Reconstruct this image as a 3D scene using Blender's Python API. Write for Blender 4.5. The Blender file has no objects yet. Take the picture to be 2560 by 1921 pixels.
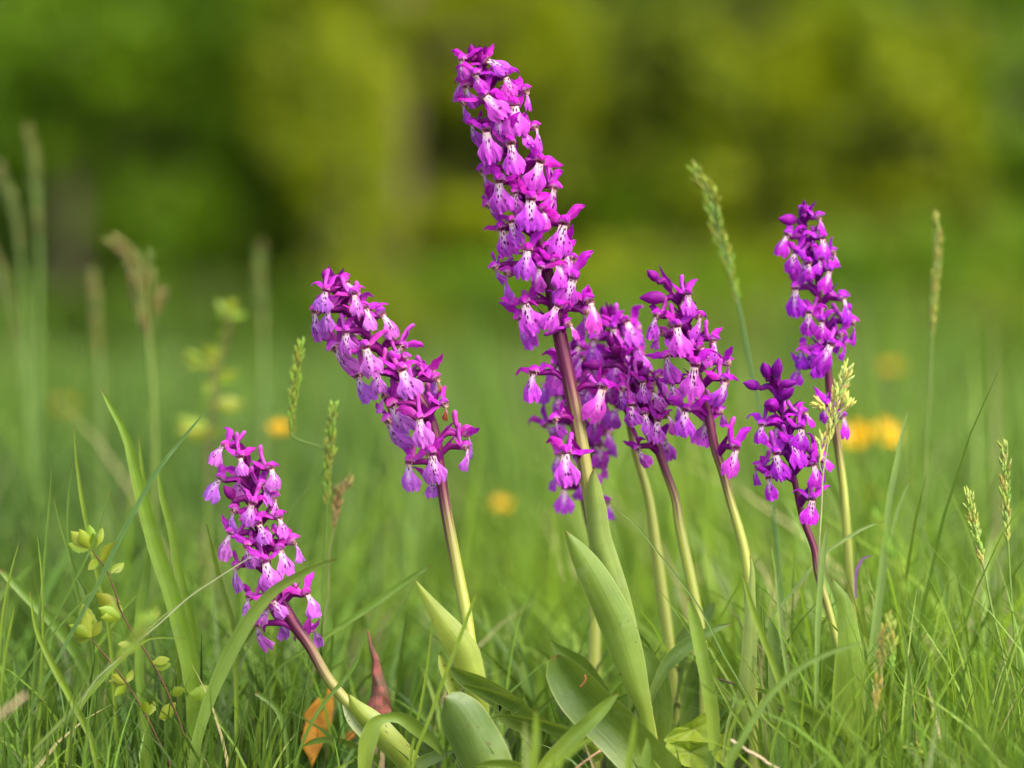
import bpy, math, random
import numpy as np
from mathutils import Vector, Matrix, Quaternion, noise

random.seed(7)
rng = np.random.default_rng(11)
R = math.radians
sc = bpy.context.scene
COL = sc.collection

# ------------------------------------------------------------------ camera, light
CAM = Vector((0.0, -1.0, 0.185))
TILT = R(1.2)
S = 0.4 / 2560.0                      # metres per photo pixel at one metre
cd = bpy.data.cameras.new('camera')
cam = bpy.data.objects.new('camera', cd); COL.objects.link(cam)
cam.location = CAM
cam.rotation_euler = (math.pi / 2 - TILT, 0, 0)
cd.sensor_width = 36.0; cd.lens = 90.0
cd.clip_start = 0.02; cd.clip_end = 500.0
cd.dof.use_dof = True; cd.dof.focus_distance = 0.995; cd.dof.aperture_fstop = 3.6
sc.camera = cam

SUN_EL, SUN_AZ = R(52), R(140)        # azimuth clockwise from +Y: over the photographer's shoulder
w = bpy.data.worlds.new('World'); sc.world = w; w.use_nodes = True
nt = w.node_tree; nt.nodes.clear()
sky = nt.nodes.new('ShaderNodeTexSky'); sky.sky_type = 'NISHITA'; sky.sun_disc = False
sky.dust_density = 4.0; sky.air_density = 1.0; sky.ozone_density = 1.0
sky.sun_elevation = SUN_EL; sky.sun_rotation = SUN_AZ
bg = nt.nodes.new('ShaderNodeBackground'); bg.inputs[1].default_value = 0.15
wo = nt.nodes.new('ShaderNodeOutputWorld')
nt.links.new(sky.outputs[0], bg.inputs[0]); nt.links.new(bg.outputs[0], wo.inputs[0])
sd = bpy.data.lights.new('sun', 'SUN'); sd.energy = 1.5; sd.angle = R(45); sd.color = (1.0, 0.95, 0.86)
sun = bpy.data.objects.new('sun', sd); COL.objects.link(sun)
sdir = Vector((math.sin(SUN_AZ) * math.cos(SUN_EL), math.cos(SUN_AZ) * math.cos(SUN_EL), math.sin(SUN_EL)))
sun.rotation_euler = (-sdir).to_track_quat('-Z', 'Y').to_euler()
sc.view_settings.view_transform = 'Standard'; sc.view_settings.look = 'None'
sc.view_settings.exposure = 1.45; sc.view_settings.gamma = 1.0
sc.view_settings.use_curve_mapping = False
sc.render.engine = 'CYCLES'
sc.cycles.max_bounces = 8; sc.cycles.transmission_bounces = 6; sc.cycles.diffuse_bounces = 4
sc.cycles.use_denoising = True

# ------------------------------------------------------------------ pixel to place
FWD = Vector((0, math.cos(TILT), -math.sin(TILT))); UP = Vector((0, math.sin(TILT), math.cos(TILT)))
def pt(px, py, y):
    """photo pixel (2560 wide) to the point at world depth y"""
    d = Vector((1, 0, 0)) * ((px - 1280) * S) + UP * ((960.5 - py) * S) + FWD
    return CAM + d * ((y + 1.0) / d.y)
CR = {'c1': (1080, 80, 2.766), 'c2': (1180, 650, 2.554), 'c3': (740, 650, 2.634), 'c4': (460, 1040, 2.677),
      'c5': (1440, 650, 2.767), 'c6': (1820, 500, 1.93), 'd1': (0, 900, 1.6266), 'd2': (640, 1350, 2.907),
      'd3': (1200, 1250, 2.474), 'd4': (1850, 1050, 1.9056), 'd5': (0, 300, 2.075), 'd6': (1650, 380, 2.024),
      'f': (0, 0, 0.8641)}
def cp(c, x, y):
    ox, oy, s = CR[c]
    return ox + x / s, oy + y / s
def P(c, x, y, d):
    a, b = cp(c, x, y)
    return pt(a, b, d)
def W(c, px, d):
    """length in crop pixels to metres at depth d"""
    return px / CR[c][2] * S * (d + 1.0)
def ground_z(x, y):
    z = 0.006 * math.sin(x * 9.1 + y * 3.3) + 0.006 * math.sin(y * 7.7 - x * 4.1)
    if y > 0.3: z += 0.002 * (y - 0.3)
    if y > 9.5: z += 0.42 * (y - 9.5) ** 1.15
    return z

# ------------------------------------------------------------------ mesh helpers
def mk(name, V, F, mat, parent=None, base=None, uv=None, smooth=True, color=None, mesh=None):
    if mesh is None:
        b = base if base is not None else Vector((0, 0, 0))
        mesh = bpy.data.meshes.new(name)
        mesh.from_pydata([tuple(Vector(v) - b) for v in V], [], F)
        if smooth:
            mesh.polygons.foreach_set('use_smooth', [True] * len(mesh.polygons))
        if uv is not None:
            l = mesh.uv_layers.new(name='UVMap')
            vi = np.empty(len(mesh.loops), dtype=np.int32); mesh.loops.foreach_get('vertex_index', vi)
            l.data.foreach_set('uv', np.array(uv, dtype=np.float32)[vi].ravel())
        mesh.materials.append(mat)
    o = bpy.data.objects.new(name, mesh); COL.objects.link(o)
    if base is not None and parent is None: o.location = base
    if parent is not None: o.parent = parent
    if color is not None: o.color = (*color[:3], 1.0)
    return o
def tag(o, label, cat, group=None, kind=None):
    if label: o['label'] = label
    if cat: o['category'] = cat
    if group: o['group'] = group
    if kind: o['kind'] = kind
    return o
def empty(name, loc, label, cat, group=None):
    o = bpy.data.objects.new(name, None); COL.objects.link(o); o.location = loc
    o.empty_display_size = 0.01
    return tag(o, label, cat, group)
def catmull(pts, n):
    """pts: list of equal-length tuples; n samples"""
    A = np.array(pts, dtype=float)
    if len(A) == 2:
        t = np.linspace(0, 1, n)[:, None]; return A[0] * (1 - t) + A[1] * t
    ext = np.vstack([2 * A[0] - A[1], A, 2 * A[-1] - A[-2]])
    seg = np.linalg.norm(np.diff(A[:, :3], axis=0), axis=1); cum = np.concatenate([[0], np.cumsum(seg)])
    out = []
    for s in np.linspace(0, cum[-1], n):
        i = min(int(np.searchsorted(cum, s, side='right')) - 1, len(seg) - 1)
        t = (s - cum[i]) / max(seg[i], 1e-9)
        p0, p1, p2, p3 = ext[i], ext[i + 1], ext[i + 2], ext[i + 3]
        out.append(0.5 * (2 * p1 + (p2 - p0) * t + (2 * p0 - 5 * p1 + 4 * p2 - p3) * t * t + (3 * p1 - p0 - 3 * p2 + p3) * t ** 3))
    return np.array(out)
def tube(pts, n=8, k=None, ridge=0.0, caps=True):
    """pts (x,y,z,r) -> V,F,UV"""
    A = catmull(pts, k or max(4, len(pts) * 3))
    V, F, U = [], [], []
    up = None
    for i in range(len(A)):
        p = Vector(A[i, :3]); T = Vector(A[min(i + 1, len(A) - 1), :3] - A[max(i - 1, 0), :3])
        if T.length < 1e-9: T = Vector((0, 0, 1))
        T.normalize()
        if up is None:
            up = T.orthogonal().normalized()
        up = (up - T * up.dot(T)).normalized(); sd_ = T.cross(up)
        for j in range(n):
            a = 2 * math.pi * j / n
            r = max(A[i, 3], 1e-5) * (1 + ridge * math.cos(a * 5))
            V.append(p + (up * math.cos(a) + sd_ * math.sin(a)) * r); U.append((j / n, i / (len(A) - 1)))
    for i in range(len(A) - 1):
        for j in range(n):
            a, b = i * n + j, i * n + (j + 1) % n
            F.append((a, b, b + n, a + n))
    if caps:
        F.append(tuple(range(n))[::-1]); F.append(tuple(range((len(A) - 1) * n, len(A) * n)))
    return V, F, U
def ribbon(pts, k=18, m=5, fold=0.25, roll=0.0, roll2=None, wave=0.0, seed=0, view=None, under=False):
    """pts (x,y,z,halfwidth): a leaf blade whose width lies across the view, turned by roll about its length"""
    A = catmull(pts, k)
    V, F, U = [], [], []
    rs = random.Random(seed); ph = rs.uniform(0, 6)
    if roll2 is None: roll2 = roll
    vd = view or Vector((0, 1, 0))
    for i in range(k):
        p = Vector(A[i, :3]); T = Vector(A[min(i + 1, k - 1), :3] - A[max(i - 1, 0), :3]).normalized()
        s = i / (k - 1)
        Wd = T.cross(vd)
        Wd = Wd.normalized() if Wd.length > 1e-6 else Vector((1, 0, 0))
        N = Wd.cross(T).normalized()
        if N.dot(vd) > 0: N = -N; 
        ro = R(roll + (roll2 - roll) * s)
        q = Quaternion(T, ro); Wd = q @ Wd; N = q @ N
        hw = max(A[i, 3], 1e-5)
        for j in range(m):
            c = -1 + 2 * j / (m - 1)
            z = fold * hw * (abs(c) ** 1.6) + wave * hw * math.sin(s * 13 + ph + c * 1.3) * c
            V.append(p + Wd * (c * hw) + N * z); U.append((c * 0.5 + 0.5, s))
    for i in range(k - 1):
        for j in range(m - 1):
            a = i * m + j
            F.append((a, a + 1, a + m + 1, a + m))
    return V, F, U

# ------------------------------------------------------------------ materials
def nodes(name):
    m = bpy.data.materials.new(name); m.use_nodes = True
    n = m.node_tree; n.nodes.clear()
    return m, n, n.nodes, n.links
def N(nd, t, **kw):
    x = nd.new(t)
    for k, v in kw.items(): setattr(x, k, v)
    return x
def math_n(nd, lk, op, a, b=None, clamp=False):
    x = N(nd, 'ShaderNodeMath', operation=op, use_clamp=clamp)
    for i, v in enumerate((a, b)):
        if v is None: continue
        if isinstance(v, (int, float)): x.inputs[i].default_value = v
        else: lk.new(v, x.inputs[i])
    return x.outputs[0]
def mixc(nd, lk, fac, a, b, blend='MIX'):
    x = N(nd, 'ShaderNodeMix', data_type='RGBA', blend_type=blend)
    if isinstance(fac, (int, float)): x.inputs[0].default_value = fac
    else: lk.new(fac, x.inputs[0])
    for i, v in ((6, a), (7, b)):
        if isinstance(v, tuple): x.inputs[i].default_value = (*v[:3], 1)
        else: lk.new(v, x.inputs[i])
    return x.outputs[2]
def ramp(nd, lk, fac, lo, hi):
    x = N(nd, 'ShaderNodeMapRange', interpolation_type='SMOOTHSTEP')
    lk.new(fac, x.inputs[0]); x.inputs[1].default_value = lo; x.inputs[2].default_value = hi
    return x.outputs[0]
def finish(nd, lk, col, rough, trans, spec=0.35, normal=None, trcol=None, sheen=0.0):
    p = N(nd, 'ShaderNodeBsdfPrincipled'); lk.new(col, p.inputs['Base Color'])
    if isinstance(rough, (int, float)): p.inputs['Roughness'].default_value = rough
    else: lk.new(rough, p.inputs['Roughness'])
    p.inputs['Specular IOR Level'].default_value = spec
    if sheen: p.inputs['Sheen Weight'].default_value = sheen
    if normal is not None: lk.new(normal, p.inputs['Normal'])
    out = N(nd, 'ShaderNodeOutputMaterial')
    if trans > 0:
        t = N(nd, 'ShaderNodeBsdfTranslucent'); lk.new(trcol if trcol is not None else col, t.inputs[0])
        if normal is not None: lk.new(normal, t.inputs['Normal'])
        mx = N(nd, 'ShaderNodeMixShader'); mx.inputs[0].default_value = trans
        lk.new(p.outputs[0], mx.inputs[1]); lk.new(t.outputs[0], mx.inputs[2]); lk.new(mx.outputs[0], out.inputs[0])
    else:
        lk.new(p.outputs[0], out.inputs[0])
def tex_noise(nd, lk, vec, scale, detail=2, rough=0.5):
    t = N(nd, 'ShaderNodeTexNoise'); t.inputs['Scale'].default_value = scale; t.inputs['Detail'].default_value = detail
    t.inputs['Roughness'].default_value = rough
    if vec is not None: lk.new(vec, t.inputs['Vector'])
    return t.outputs[0]
def scale_vec(nd, lk, vec, s):
    m = N(nd, 'ShaderNodeMapping'); m.inputs['Scale'].default_value = s; lk.new(vec, m.inputs['Vector'])
    return m.outputs[0]

def leaf_material(name, veins=26, trans=0.32, rough=0.42, vein_amt=0.25, spots=0.0, base_y=0.15):
    """blade with lengthwise veins; colour from the object"""
    m, n, nd, lk = nodes(name)
    oi = N(nd, 'ShaderNodeObjectInfo'); uv = N(nd, 'ShaderNodeUVMap'); tc = N(nd, 'ShaderNodeTexCoord')
    sx = N(nd, 'ShaderNodeSeparateXYZ'); lk.new(uv.outputs[0], sx.inputs[0])
    u, v = sx.outputs[0], sx.outputs[1]
    wob = tex_noise(nd, lk, uv.outputs[0], 3.0)
    offs = N(nd, 'ShaderNodeCombineXYZ'); lk.new(math_n(nd, lk, 'MULTIPLY', oi.outputs['Random'], 40.0), offs.inputs[2])
    va = N(nd, 'ShaderNodeVectorMath', operation='ADD'); lk.new(scale_vec(nd, lk, uv.outputs[0], (veins * 2.6, 1.3, 1)), va.inputs[0]); lk.new(offs.outputs[0], va.inputs[1])
    st = ramp(nd, lk, tex_noise(nd, lk, va.outputs[0], 1.0, 1.5), 0.46, 0.66)
    midrib = math_n(nd, lk, 'SUBTRACT', 1.0, ramp(nd, lk, math_n(nd, lk, 'ABSOLUTE', math_n(nd, lk, 'SUBTRACT', u, 0.5)), 0.006, 0.02))
    st = math_n(nd, lk, 'MAXIMUM', st, midrib)
    big = tex_noise(nd, lk, tc.outputs['Object'], 60, 4, 0.6)
    fine = tex_noise(nd, lk, scale_vec(nd, lk, uv.outputs[0], (60, 9, 1)), 1.0, 3, 0.6)
    col = oi.outputs['Color']
    hs = N(nd, 'ShaderNodeHueSaturation'); lk.new(col, hs.inputs['Color'])
    lk.new(math_n(nd, lk, 'MULTIPLY_ADD', big, 0.9), hs.inputs['Value'])
    hs.inputs['Value'].default_value = 1.0
    ma = hs.inputs['Value'].links[0].from_node; ma.inputs[2].default_value = 0.55
    c = mixc(nd, lk, math_n(nd, lk, 'MULTIPLY', st, vein_amt), hs.outputs[0], (0.02, 0.05, 0.006))
    c = mixc(nd, lk, math_n(nd, lk, 'MULTIPLY', ramp(nd, lk, fine, 0.5, 0.85), 0.35), c, (0.30, 0.38, 0.10))
    c = mixc(nd, lk, math_n(nd, lk, 'MULTIPLY', ramp(nd, lk, v, 0.45, 1.0), base_y), c, (0.34, 0.40, 0.04))
    bloom = tex_noise(nd, lk, tc.outputs['Object'], 130, 5, 0.65)
    c = mixc(nd, lk, math_n(nd, lk, 'MULTIPLY', ramp(nd, lk, bloom, 0.50, 0.72), 0.16), c, (0.33, 0.40, 0.20))
    # pale thin margin and tip
    edge = ramp(nd, lk, math_n(nd, lk, 'ABSOLUTE', math_n(nd, lk, 'SUBTRACT', u, 0.5)), 0.455, 0.5)
    c = mixc(nd, lk, math_n(nd, lk, 'MULTIPLY', edge, 0.5), c, (0.34, 0.40, 0.13))
    tipf = math_n(nd, lk, 'SUBTRACT', 1.0, ramp(nd, lk, v, 0.004, 0.03))
    c = mixc(nd, lk, math_n(nd, lk, 'MULTIPLY', tipf, 0.75), c, (0.16, 0.085, 0.025))
    if spots:
        bl = tex_noise(nd, lk, tc.outputs['Object'], 330, 2, 0.5)
        c = mixc(nd, lk, math_n(nd, lk, 'MULTIPLY', ramp(nd, lk, bl, 0.70, 0.76), spots), c, (0.10, 0.045, 0.015))
    bm = N(nd, 'ShaderNodeBump'); bm.inputs['Strength'].default_value = 0.16; bm.inputs['Distance'].default_value = 0.0003
    lk.new(math_n(nd, lk, 'ADD', st, fine), bm.inputs['Height'])
    tr = mixc(nd, lk, 0.6, c, (0.30, 0.42, 0.03), 'MIX')
    finish(nd, lk, c, rough, trans, 0.4, bm.outputs[0], tr)
    return m
M_LEAF = leaf_material('orchid_leaf', 12, 0.30, 0.30, 0.18, 0.8, 0.32)
M_BLADE = leaf_material('grass_blade', 4, 0.35, 0.42, 0.22)
M_SHRUBLEAF = leaf_material('sapling_leaf', 5, 0.40, 0.45, 0.12)

def stem_material():
    """green below, flushed purple-brown above (v of the stem, shifted by the object's alpha-free random)"""
    m, n, nd, lk = nodes('orchid_stem')
    uv = N(nd, 'ShaderNodeUVMap'); sx = N(nd, 'ShaderNodeSeparateXYZ'); lk.new(uv.outputs[0], sx.inputs[0])
    oi = N(nd, 'ShaderNodeObjectInfo')
    at = N(nd, 'ShaderNodeAttribute', attribute_type='OBJECT', attribute_name='flush')
    nz = tex_noise(nd, lk, scale_vec(nd, lk, uv.outputs[0], (14, 5, 1)), 1.0, 3)
    f = math_n(nd, lk, 'ADD', sx.outputs[1], math_n(nd, lk, 'MULTIPLY', math_n(nd, lk, 'SUBTRACT', nz, 0.5), 0.28))
    f = math_n(nd, lk, 'SUBTRACT', f, at.outputs['Fac'])
    fac = ramp(nd, lk, f, -0.10, 0.12)
    st = tex_noise(nd, lk, scale_vec(nd, lk, uv.outputs[0], (26, 0.8, 1)), 1.0, 2)
    green = mixc(nd, lk, ramp(nd, lk, st, 0.35, 0.7), (0.33, 0.38, 0.05), (0.50, 0.52, 0.16))
    purp = mixc(nd, lk, ramp(nd, lk, st, 0.35, 0.7), (0.085, 0.006, 0.045), (0.22, 0.045, 0.080))
    c = mixc(nd, lk, fac, green, purp)
    bm = N(nd, 'ShaderNodeBump'); bm.inputs['Strength'].default_value = 0.4; bm.inputs['Distance'].default_value = 0.0003
    lk.new(st, bm.inputs['Height'])
    finish(nd, lk, c, 0.42, 0.10, 0.45, bm.outputs[0])
    return m
M_STEM = stem_material()

def petal_material(name, mode):
    m, n, nd, lk = nodes(name)
    oi = N(nd, 'ShaderNodeObjectInfo'); uv = N(nd, 'ShaderNodeUVMap'); tc = N(nd, 'ShaderNodeTexCoord')
    sx = N(nd, 'ShaderNodeSeparateXYZ'); lk.new(uv.outputs[0], sx.inputs[0])
    u, v = sx.outputs[0], sx.outputs[1]
    rnd = oi.outputs['Random']
    off = N(nd, 'ShaderNodeCombineXYZ'); lk.new(math_n(nd, lk, 'MULTIPLY', rnd, 37.0), off.inputs[2])
    va = N(nd, 'ShaderNodeVectorMath', operation='ADD'); lk.new(uv.outputs[0], va.inputs[0]); lk.new(off.outputs[0], va.inputs[1])
    nz = tex_noise(nd, lk, va.outputs[0], 3.2, 4, 0.6)
    vein = tex_noise(nd, lk, scale_vec(nd, lk, va.outputs[0], (16, 2.2, 1)), 1.0, 2)
    hs = N(nd, 'ShaderNodeHueSaturation'); lk.new(oi.outputs['Color'], hs.inputs['Color'])
    x = N(nd, 'ShaderNodeMath', operation='MULTIPLY_ADD'); lk.new(nz, x.inputs[0]); x.inputs[1].default_value = 1.3; x.inputs[2].default_value = 0.36
    lk.new(x.outputs[0], hs.inputs['Value'])
    hu = N(nd, 'ShaderNodeMath', operation='MULTIPLY_ADD'); lk.new(rnd, hu.inputs[0]); hu.inputs[1].default_value = 0.03; hu.inputs[2].default_value = 0.485
    lk.new(hu.outputs[0], hs.inputs['Hue'])
    c = hs.outputs[0]
    c = mixc(nd, lk, math_n(nd, lk, 'MULTIPLY', ramp(nd, lk, vein, 0.50, 0.70), 0.45), c, (0.15, 0.002, 0.17))
    au = math_n(nd, lk, 'ABSOLUTE', math_n(nd, lk, 'SUBTRACT', u, 0.5))       # 0 centre .. 0.5 edge
    if mode == 'lip':
        # white throat streaming down the middle, dark spots in rows along it
        wid = math_n(nd, lk, 'SUBTRACT', 0.34, math_n(nd, lk, 'MULTIPLY', v, 0.46))
        wide = math_n(nd, lk, 'ADD', wid, math_n(nd, lk, 'MULTIPLY', math_n(nd, lk, 'SUBTRACT', nz, 0.5), 0.25))
        d = math_n(nd, lk, 'SUBTRACT', wide, au)
        wf = ramp(nd, lk, d, -0.10, 0.24)
        wf = math_n(nd, lk, 'MULTIPLY', wf, math_n(nd, lk, 'SUBTRACT', 1.0, ramp(nd, lk, v, 0.42, 0.88)))
        c = mixc(nd, lk, math_n(nd, lk, 'MULTIPLY', wf, 0.8), c, (0.84, 0.64, 0.76))
        cream = math_n(nd, lk, 'SUBTRACT', 1.0, ramp(nd, lk, v, 0.04, 0.26))
        c = mixc(nd, lk, math_n(nd, lk, 'MULTIPLY', cream, 0.62), c, (0.80, 0.68, 0.50))
        rim = ramp(nd, lk, au, 0.44, 0.5)
        c = mixc(nd, lk, math_n(nd, lk, 'MULTIPLY', rim, 0.35), c, (0.72, 0.45, 0.74))
        vo = N(nd, 'ShaderNodeTexVoronoi'); vo.inputs['Scale'].default_value = 1.0; vo.inputs['Randomness'].default_value = 0.75
        lk.new(scale_vec(nd, lk, va.outputs[0], (8.0, 5.0, 1)), vo.inputs['Vector'])
        sp = math_n(nd, lk, 'SUBTRACT', 1.0, ramp(nd, lk, vo.outputs['Distance'], 0.30, 0.40))
        msk = math_n(nd, lk, 'SUBTRACT', 1.0, ramp(nd, lk, au, 0.17, 0.24))
        msk = math_n(nd, lk, 'MULTIPLY', msk, math_n(nd, lk, 'SUBTRACT', 1.0, ramp(nd, lk, v, 0.62, 0.74)))
        c = mixc(nd, lk, math_n(nd, lk, 'MULTIPLY', sp, msk), c, (0.11, 0.0, 0.10))
        tr = 0.38
    elif mode == 'hood':
        c = mixc(nd, lk, math_n(nd, lk, 'MULTIPLY', ramp(nd, lk, au, 0.26, 0.48), 0.60), c, (0.74, 0.40, 0.64))
        tr = 0.38
    elif mode == 'spur':
        tr = 0.18
    else:
        base = math_n(nd, lk, 'SUBTRACT', 1.0, ramp(nd, lk, v, 0.0, 0.35))
        c = mixc(nd, lk, math_n(nd, lk, 'MULTIPLY', base, 0.18), c, (0.66, 0.34, 0.62))
        tr = 0.40
    bm = N(nd, 'ShaderNodeBump'); bm.inputs['Strength'].default_value = 0.55; bm.inputs['Distance'].default_value = 0.0005
    lk.new(math_n(nd, lk, 'ADD', vein, nz), bm.inputs['Height'])
    finish(nd, lk, c, 0.50, tr, 0.22, bm.outputs[0], None, 0.0)
    return m
M_LIP = petal_material('lip', 'lip'); M_HOOD = petal_material('hood', 'hood')
M_SEPAL = petal_material('sepal', 'sepal'); M_SPUR = petal_material('spur', 'spur')

def plain(name, col, rough=0.7, var=0.3, scale=40.0, trans=0.0, use_obj=False, col2=None):
    m, n, nd, lk = nodes(name)
    tc = N(nd, 'ShaderNodeTexCoord'); nz = tex_noise(nd, lk, tc.outputs['Object'], scale, 5, 0.6)
    if use_obj:
        oi = N(nd, 'ShaderNodeObjectInfo'); a = oi.outputs['Color']
        hs = N(nd, 'ShaderNodeHueSaturation'); lk.new(a, hs.inputs['Color'])
        x = N(nd, 'ShaderNodeMath', operation='MULTIPLY_ADD'); lk.new(nz, x.inputs[0]); x.inputs[1].default_value = 2 * var; x.inputs[2].default_value = 1 - var
        lk.new(x.outputs[0], hs.inputs['Value']); c = hs.outputs[0]
    else:
        c2 = col2 or tuple(max(0, k * (1 - 1.6 * var)) for k in col)
        c = mixc(nd, lk, ramp(nd, lk, nz, 0.3, 0.7), c2, col)
    bm = N(nd, 'ShaderNodeBump'); bm.inputs['Strength'].default_value = 0.5; bm.inputs['Distance'].default_value = 0.001
    lk.new(nz, bm.inputs['Height'])
    finish(nd, lk, c, rough, trans, 0.25, bm.outputs[0])
    return m
M_COLUMN = plain('flower_column', (0.78, 0.56, 0.40), 0.5, 0.3, 1100, 0.2, False, (0.26, 0.03, 0.09))
M_SPIKE = plain('spikelet', (0.3, 0.3, 0.1), 0.6, 0.35, 500, 0.25, True)
M_STALK = plain('grass_stalk', (0.3, 0.3, 0.1), 0.5, 0.2, 150, 0.1, True)
M_TWIG = plain('twig_bark', (0.16, 0.075, 0.045), 0.8, 0.3, 300, 0.0, True)
M_BARK = plain('bark', (0.21, 0.16, 0.105), 0.9, 0.4, 9)
M_SOIL = plain('meadow_soil', (0.035, 0.055, 0.012), 0.95, 0.35, 14, 0, False, (0.028, 0.022, 0.010))
M_BUTTER = plain('buttercup_petal', (0.74, 0.42, 0.002), 0.3, 0.1, 80, 0.25)
M_DEAD = plain('dead_leaf', (0.55, 0.22, 0.02), 0.7, 0.6, 110, 0.35, True)
def sheath_material():
    m, n, nd, lk = nodes('dry_sheath')
    uv = N(nd, 'ShaderNodeUVMap'); tc = N(nd, 'ShaderNodeTexCoord')
    st = tex_noise(nd, lk, scale_vec(nd, lk, uv.outputs[0], (34, 2.5, 1)), 1.0, 4, 0.65)
    pa = tex_noise(nd, lk, tc.outputs['Object'], 150, 4, 0.6)
    c = mixc(nd, lk, ramp(nd, lk, pa, 0.40, 0.62), (0.13, 0.075, 0.040), (0.36, 0.10, 0.085))
    c = mixc(nd, lk, ramp(nd, lk, pa, 0.60, 0.75), c, (0.38, 0.24, 0.15))
    c = mixc(nd, lk, math_n(nd, lk, 'MULTIPLY', ramp(nd, lk, st, 0.48, 0.72), 0.7), c, (0.045, 0.02, 0.014))
    bm = N(nd, 'ShaderNodeBump'); bm.inputs['Strength'].default_value = 0.8; bm.inputs['Distance'].default_value = 0.0006; lk.new(st, bm.inputs['Height'])
    finish(nd, lk, c, 0.6, 0.1, 0.3, bm.outputs[0])
    return m
M_SHEATH = sheath_material()

def crown_material():
    m, n, nd, lk = nodes('tree_foliage')
    oi = N(nd, 'ShaderNodeObjectInfo'); at = N(nd, 'ShaderNodeAttribute', attribute_name='tint')
    hs = N(nd, 'ShaderNodeHueSaturation'); lk.new(oi.outputs['Color'], hs.inputs['Color'])
    x = N(nd, 'ShaderNodeMath', operation='MULTIPLY_ADD'); lk.new(at.outputs['Fac'], x.inputs[0]); x.inputs[1].default_value = 0.8; x.inputs[2].default_value = 0.6
    lk.new(x.outputs[0], hs.inputs['Value'])
    y = N(nd, 'ShaderNodeMath', operation='MULTIPLY_ADD'); lk.new(at.outputs['Fac'], y.inputs[0]); y.inputs[1].default_value = -0.03; y.inputs[2].default_value = 0.515
    lk.new(y.outputs[0], hs.inputs['Hue'])
    finish(nd, lk, hs.outputs[0], 0.5, 0.42, 0.3)
    return m
M_CROWN = crown_material()
def meadow_material():
    m, n, nd, lk = nodes('meadow_grass')
    at = N(nd, 'ShaderNodeAttribute', attribute_name='tint')
    sx = N(nd, 'ShaderNodeSeparateXYZ'); lk.new(at.outputs['Vector'], sx.inputs[0])
    c = mixc(nd, lk, sx.outputs[0], (0.085, 0.185, 0.026), (0.180, 0.270, 0.018))
    c = mixc(nd, lk, ramp(nd, lk, sx.outputs[0], 0.955, 0.97), c, (0.40, 0.34, 0.15))
    hs = N(nd, 'ShaderNodeHueSaturation'); lk.new(c, hs.inputs['Color'])
    x = N(nd, 'ShaderNodeMath', operation='MULTIPLY_ADD'); lk.new(sx.outputs[1], x.inputs[0]); x.inputs[1].default_value = 1.15; x.inputs[2].default_value = 0.42
    lk.new(x.outputs[0], hs.inputs['Value'])
    finish(nd, lk, hs.outputs[0], 0.42, 0.38, 0.35)
    return m
M_MEADOW = meadow_material()

# ------------------------------------------------------------------ ground
def build_ground():
    ys = np.concatenate([np.linspace(-3, 2, 51), np.linspace(2.2, 12, 40), np.linspace(12.5, 30, 20), np.linspace(34, 90, 8)])
    xs = np.concatenate([np.linspace(-60, -4, 12), np.linspace(-3.6, -0.9, 14), np.linspace(-0.8, 0.8, 33), np.linspace(0.9, 3.6, 14), np.linspace(4, 60, 12)])
    V = [(x, y, ground_z(x, min(y, 30)) ) for y in ys for x in xs]
    nx = len(xs)
    F = [(j * nx + i, j * nx + i + 1, (j + 1) * nx + i + 1, (j + 1) * nx + i) for j in range(len(ys) - 1) for i in range(nx - 1)]
    o = mk('ground', V, F, M_SOIL)
    tag(o, 'dark soil of the meadow rising to the wooded bank', 'ground', kind='structure')
build_ground()

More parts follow.
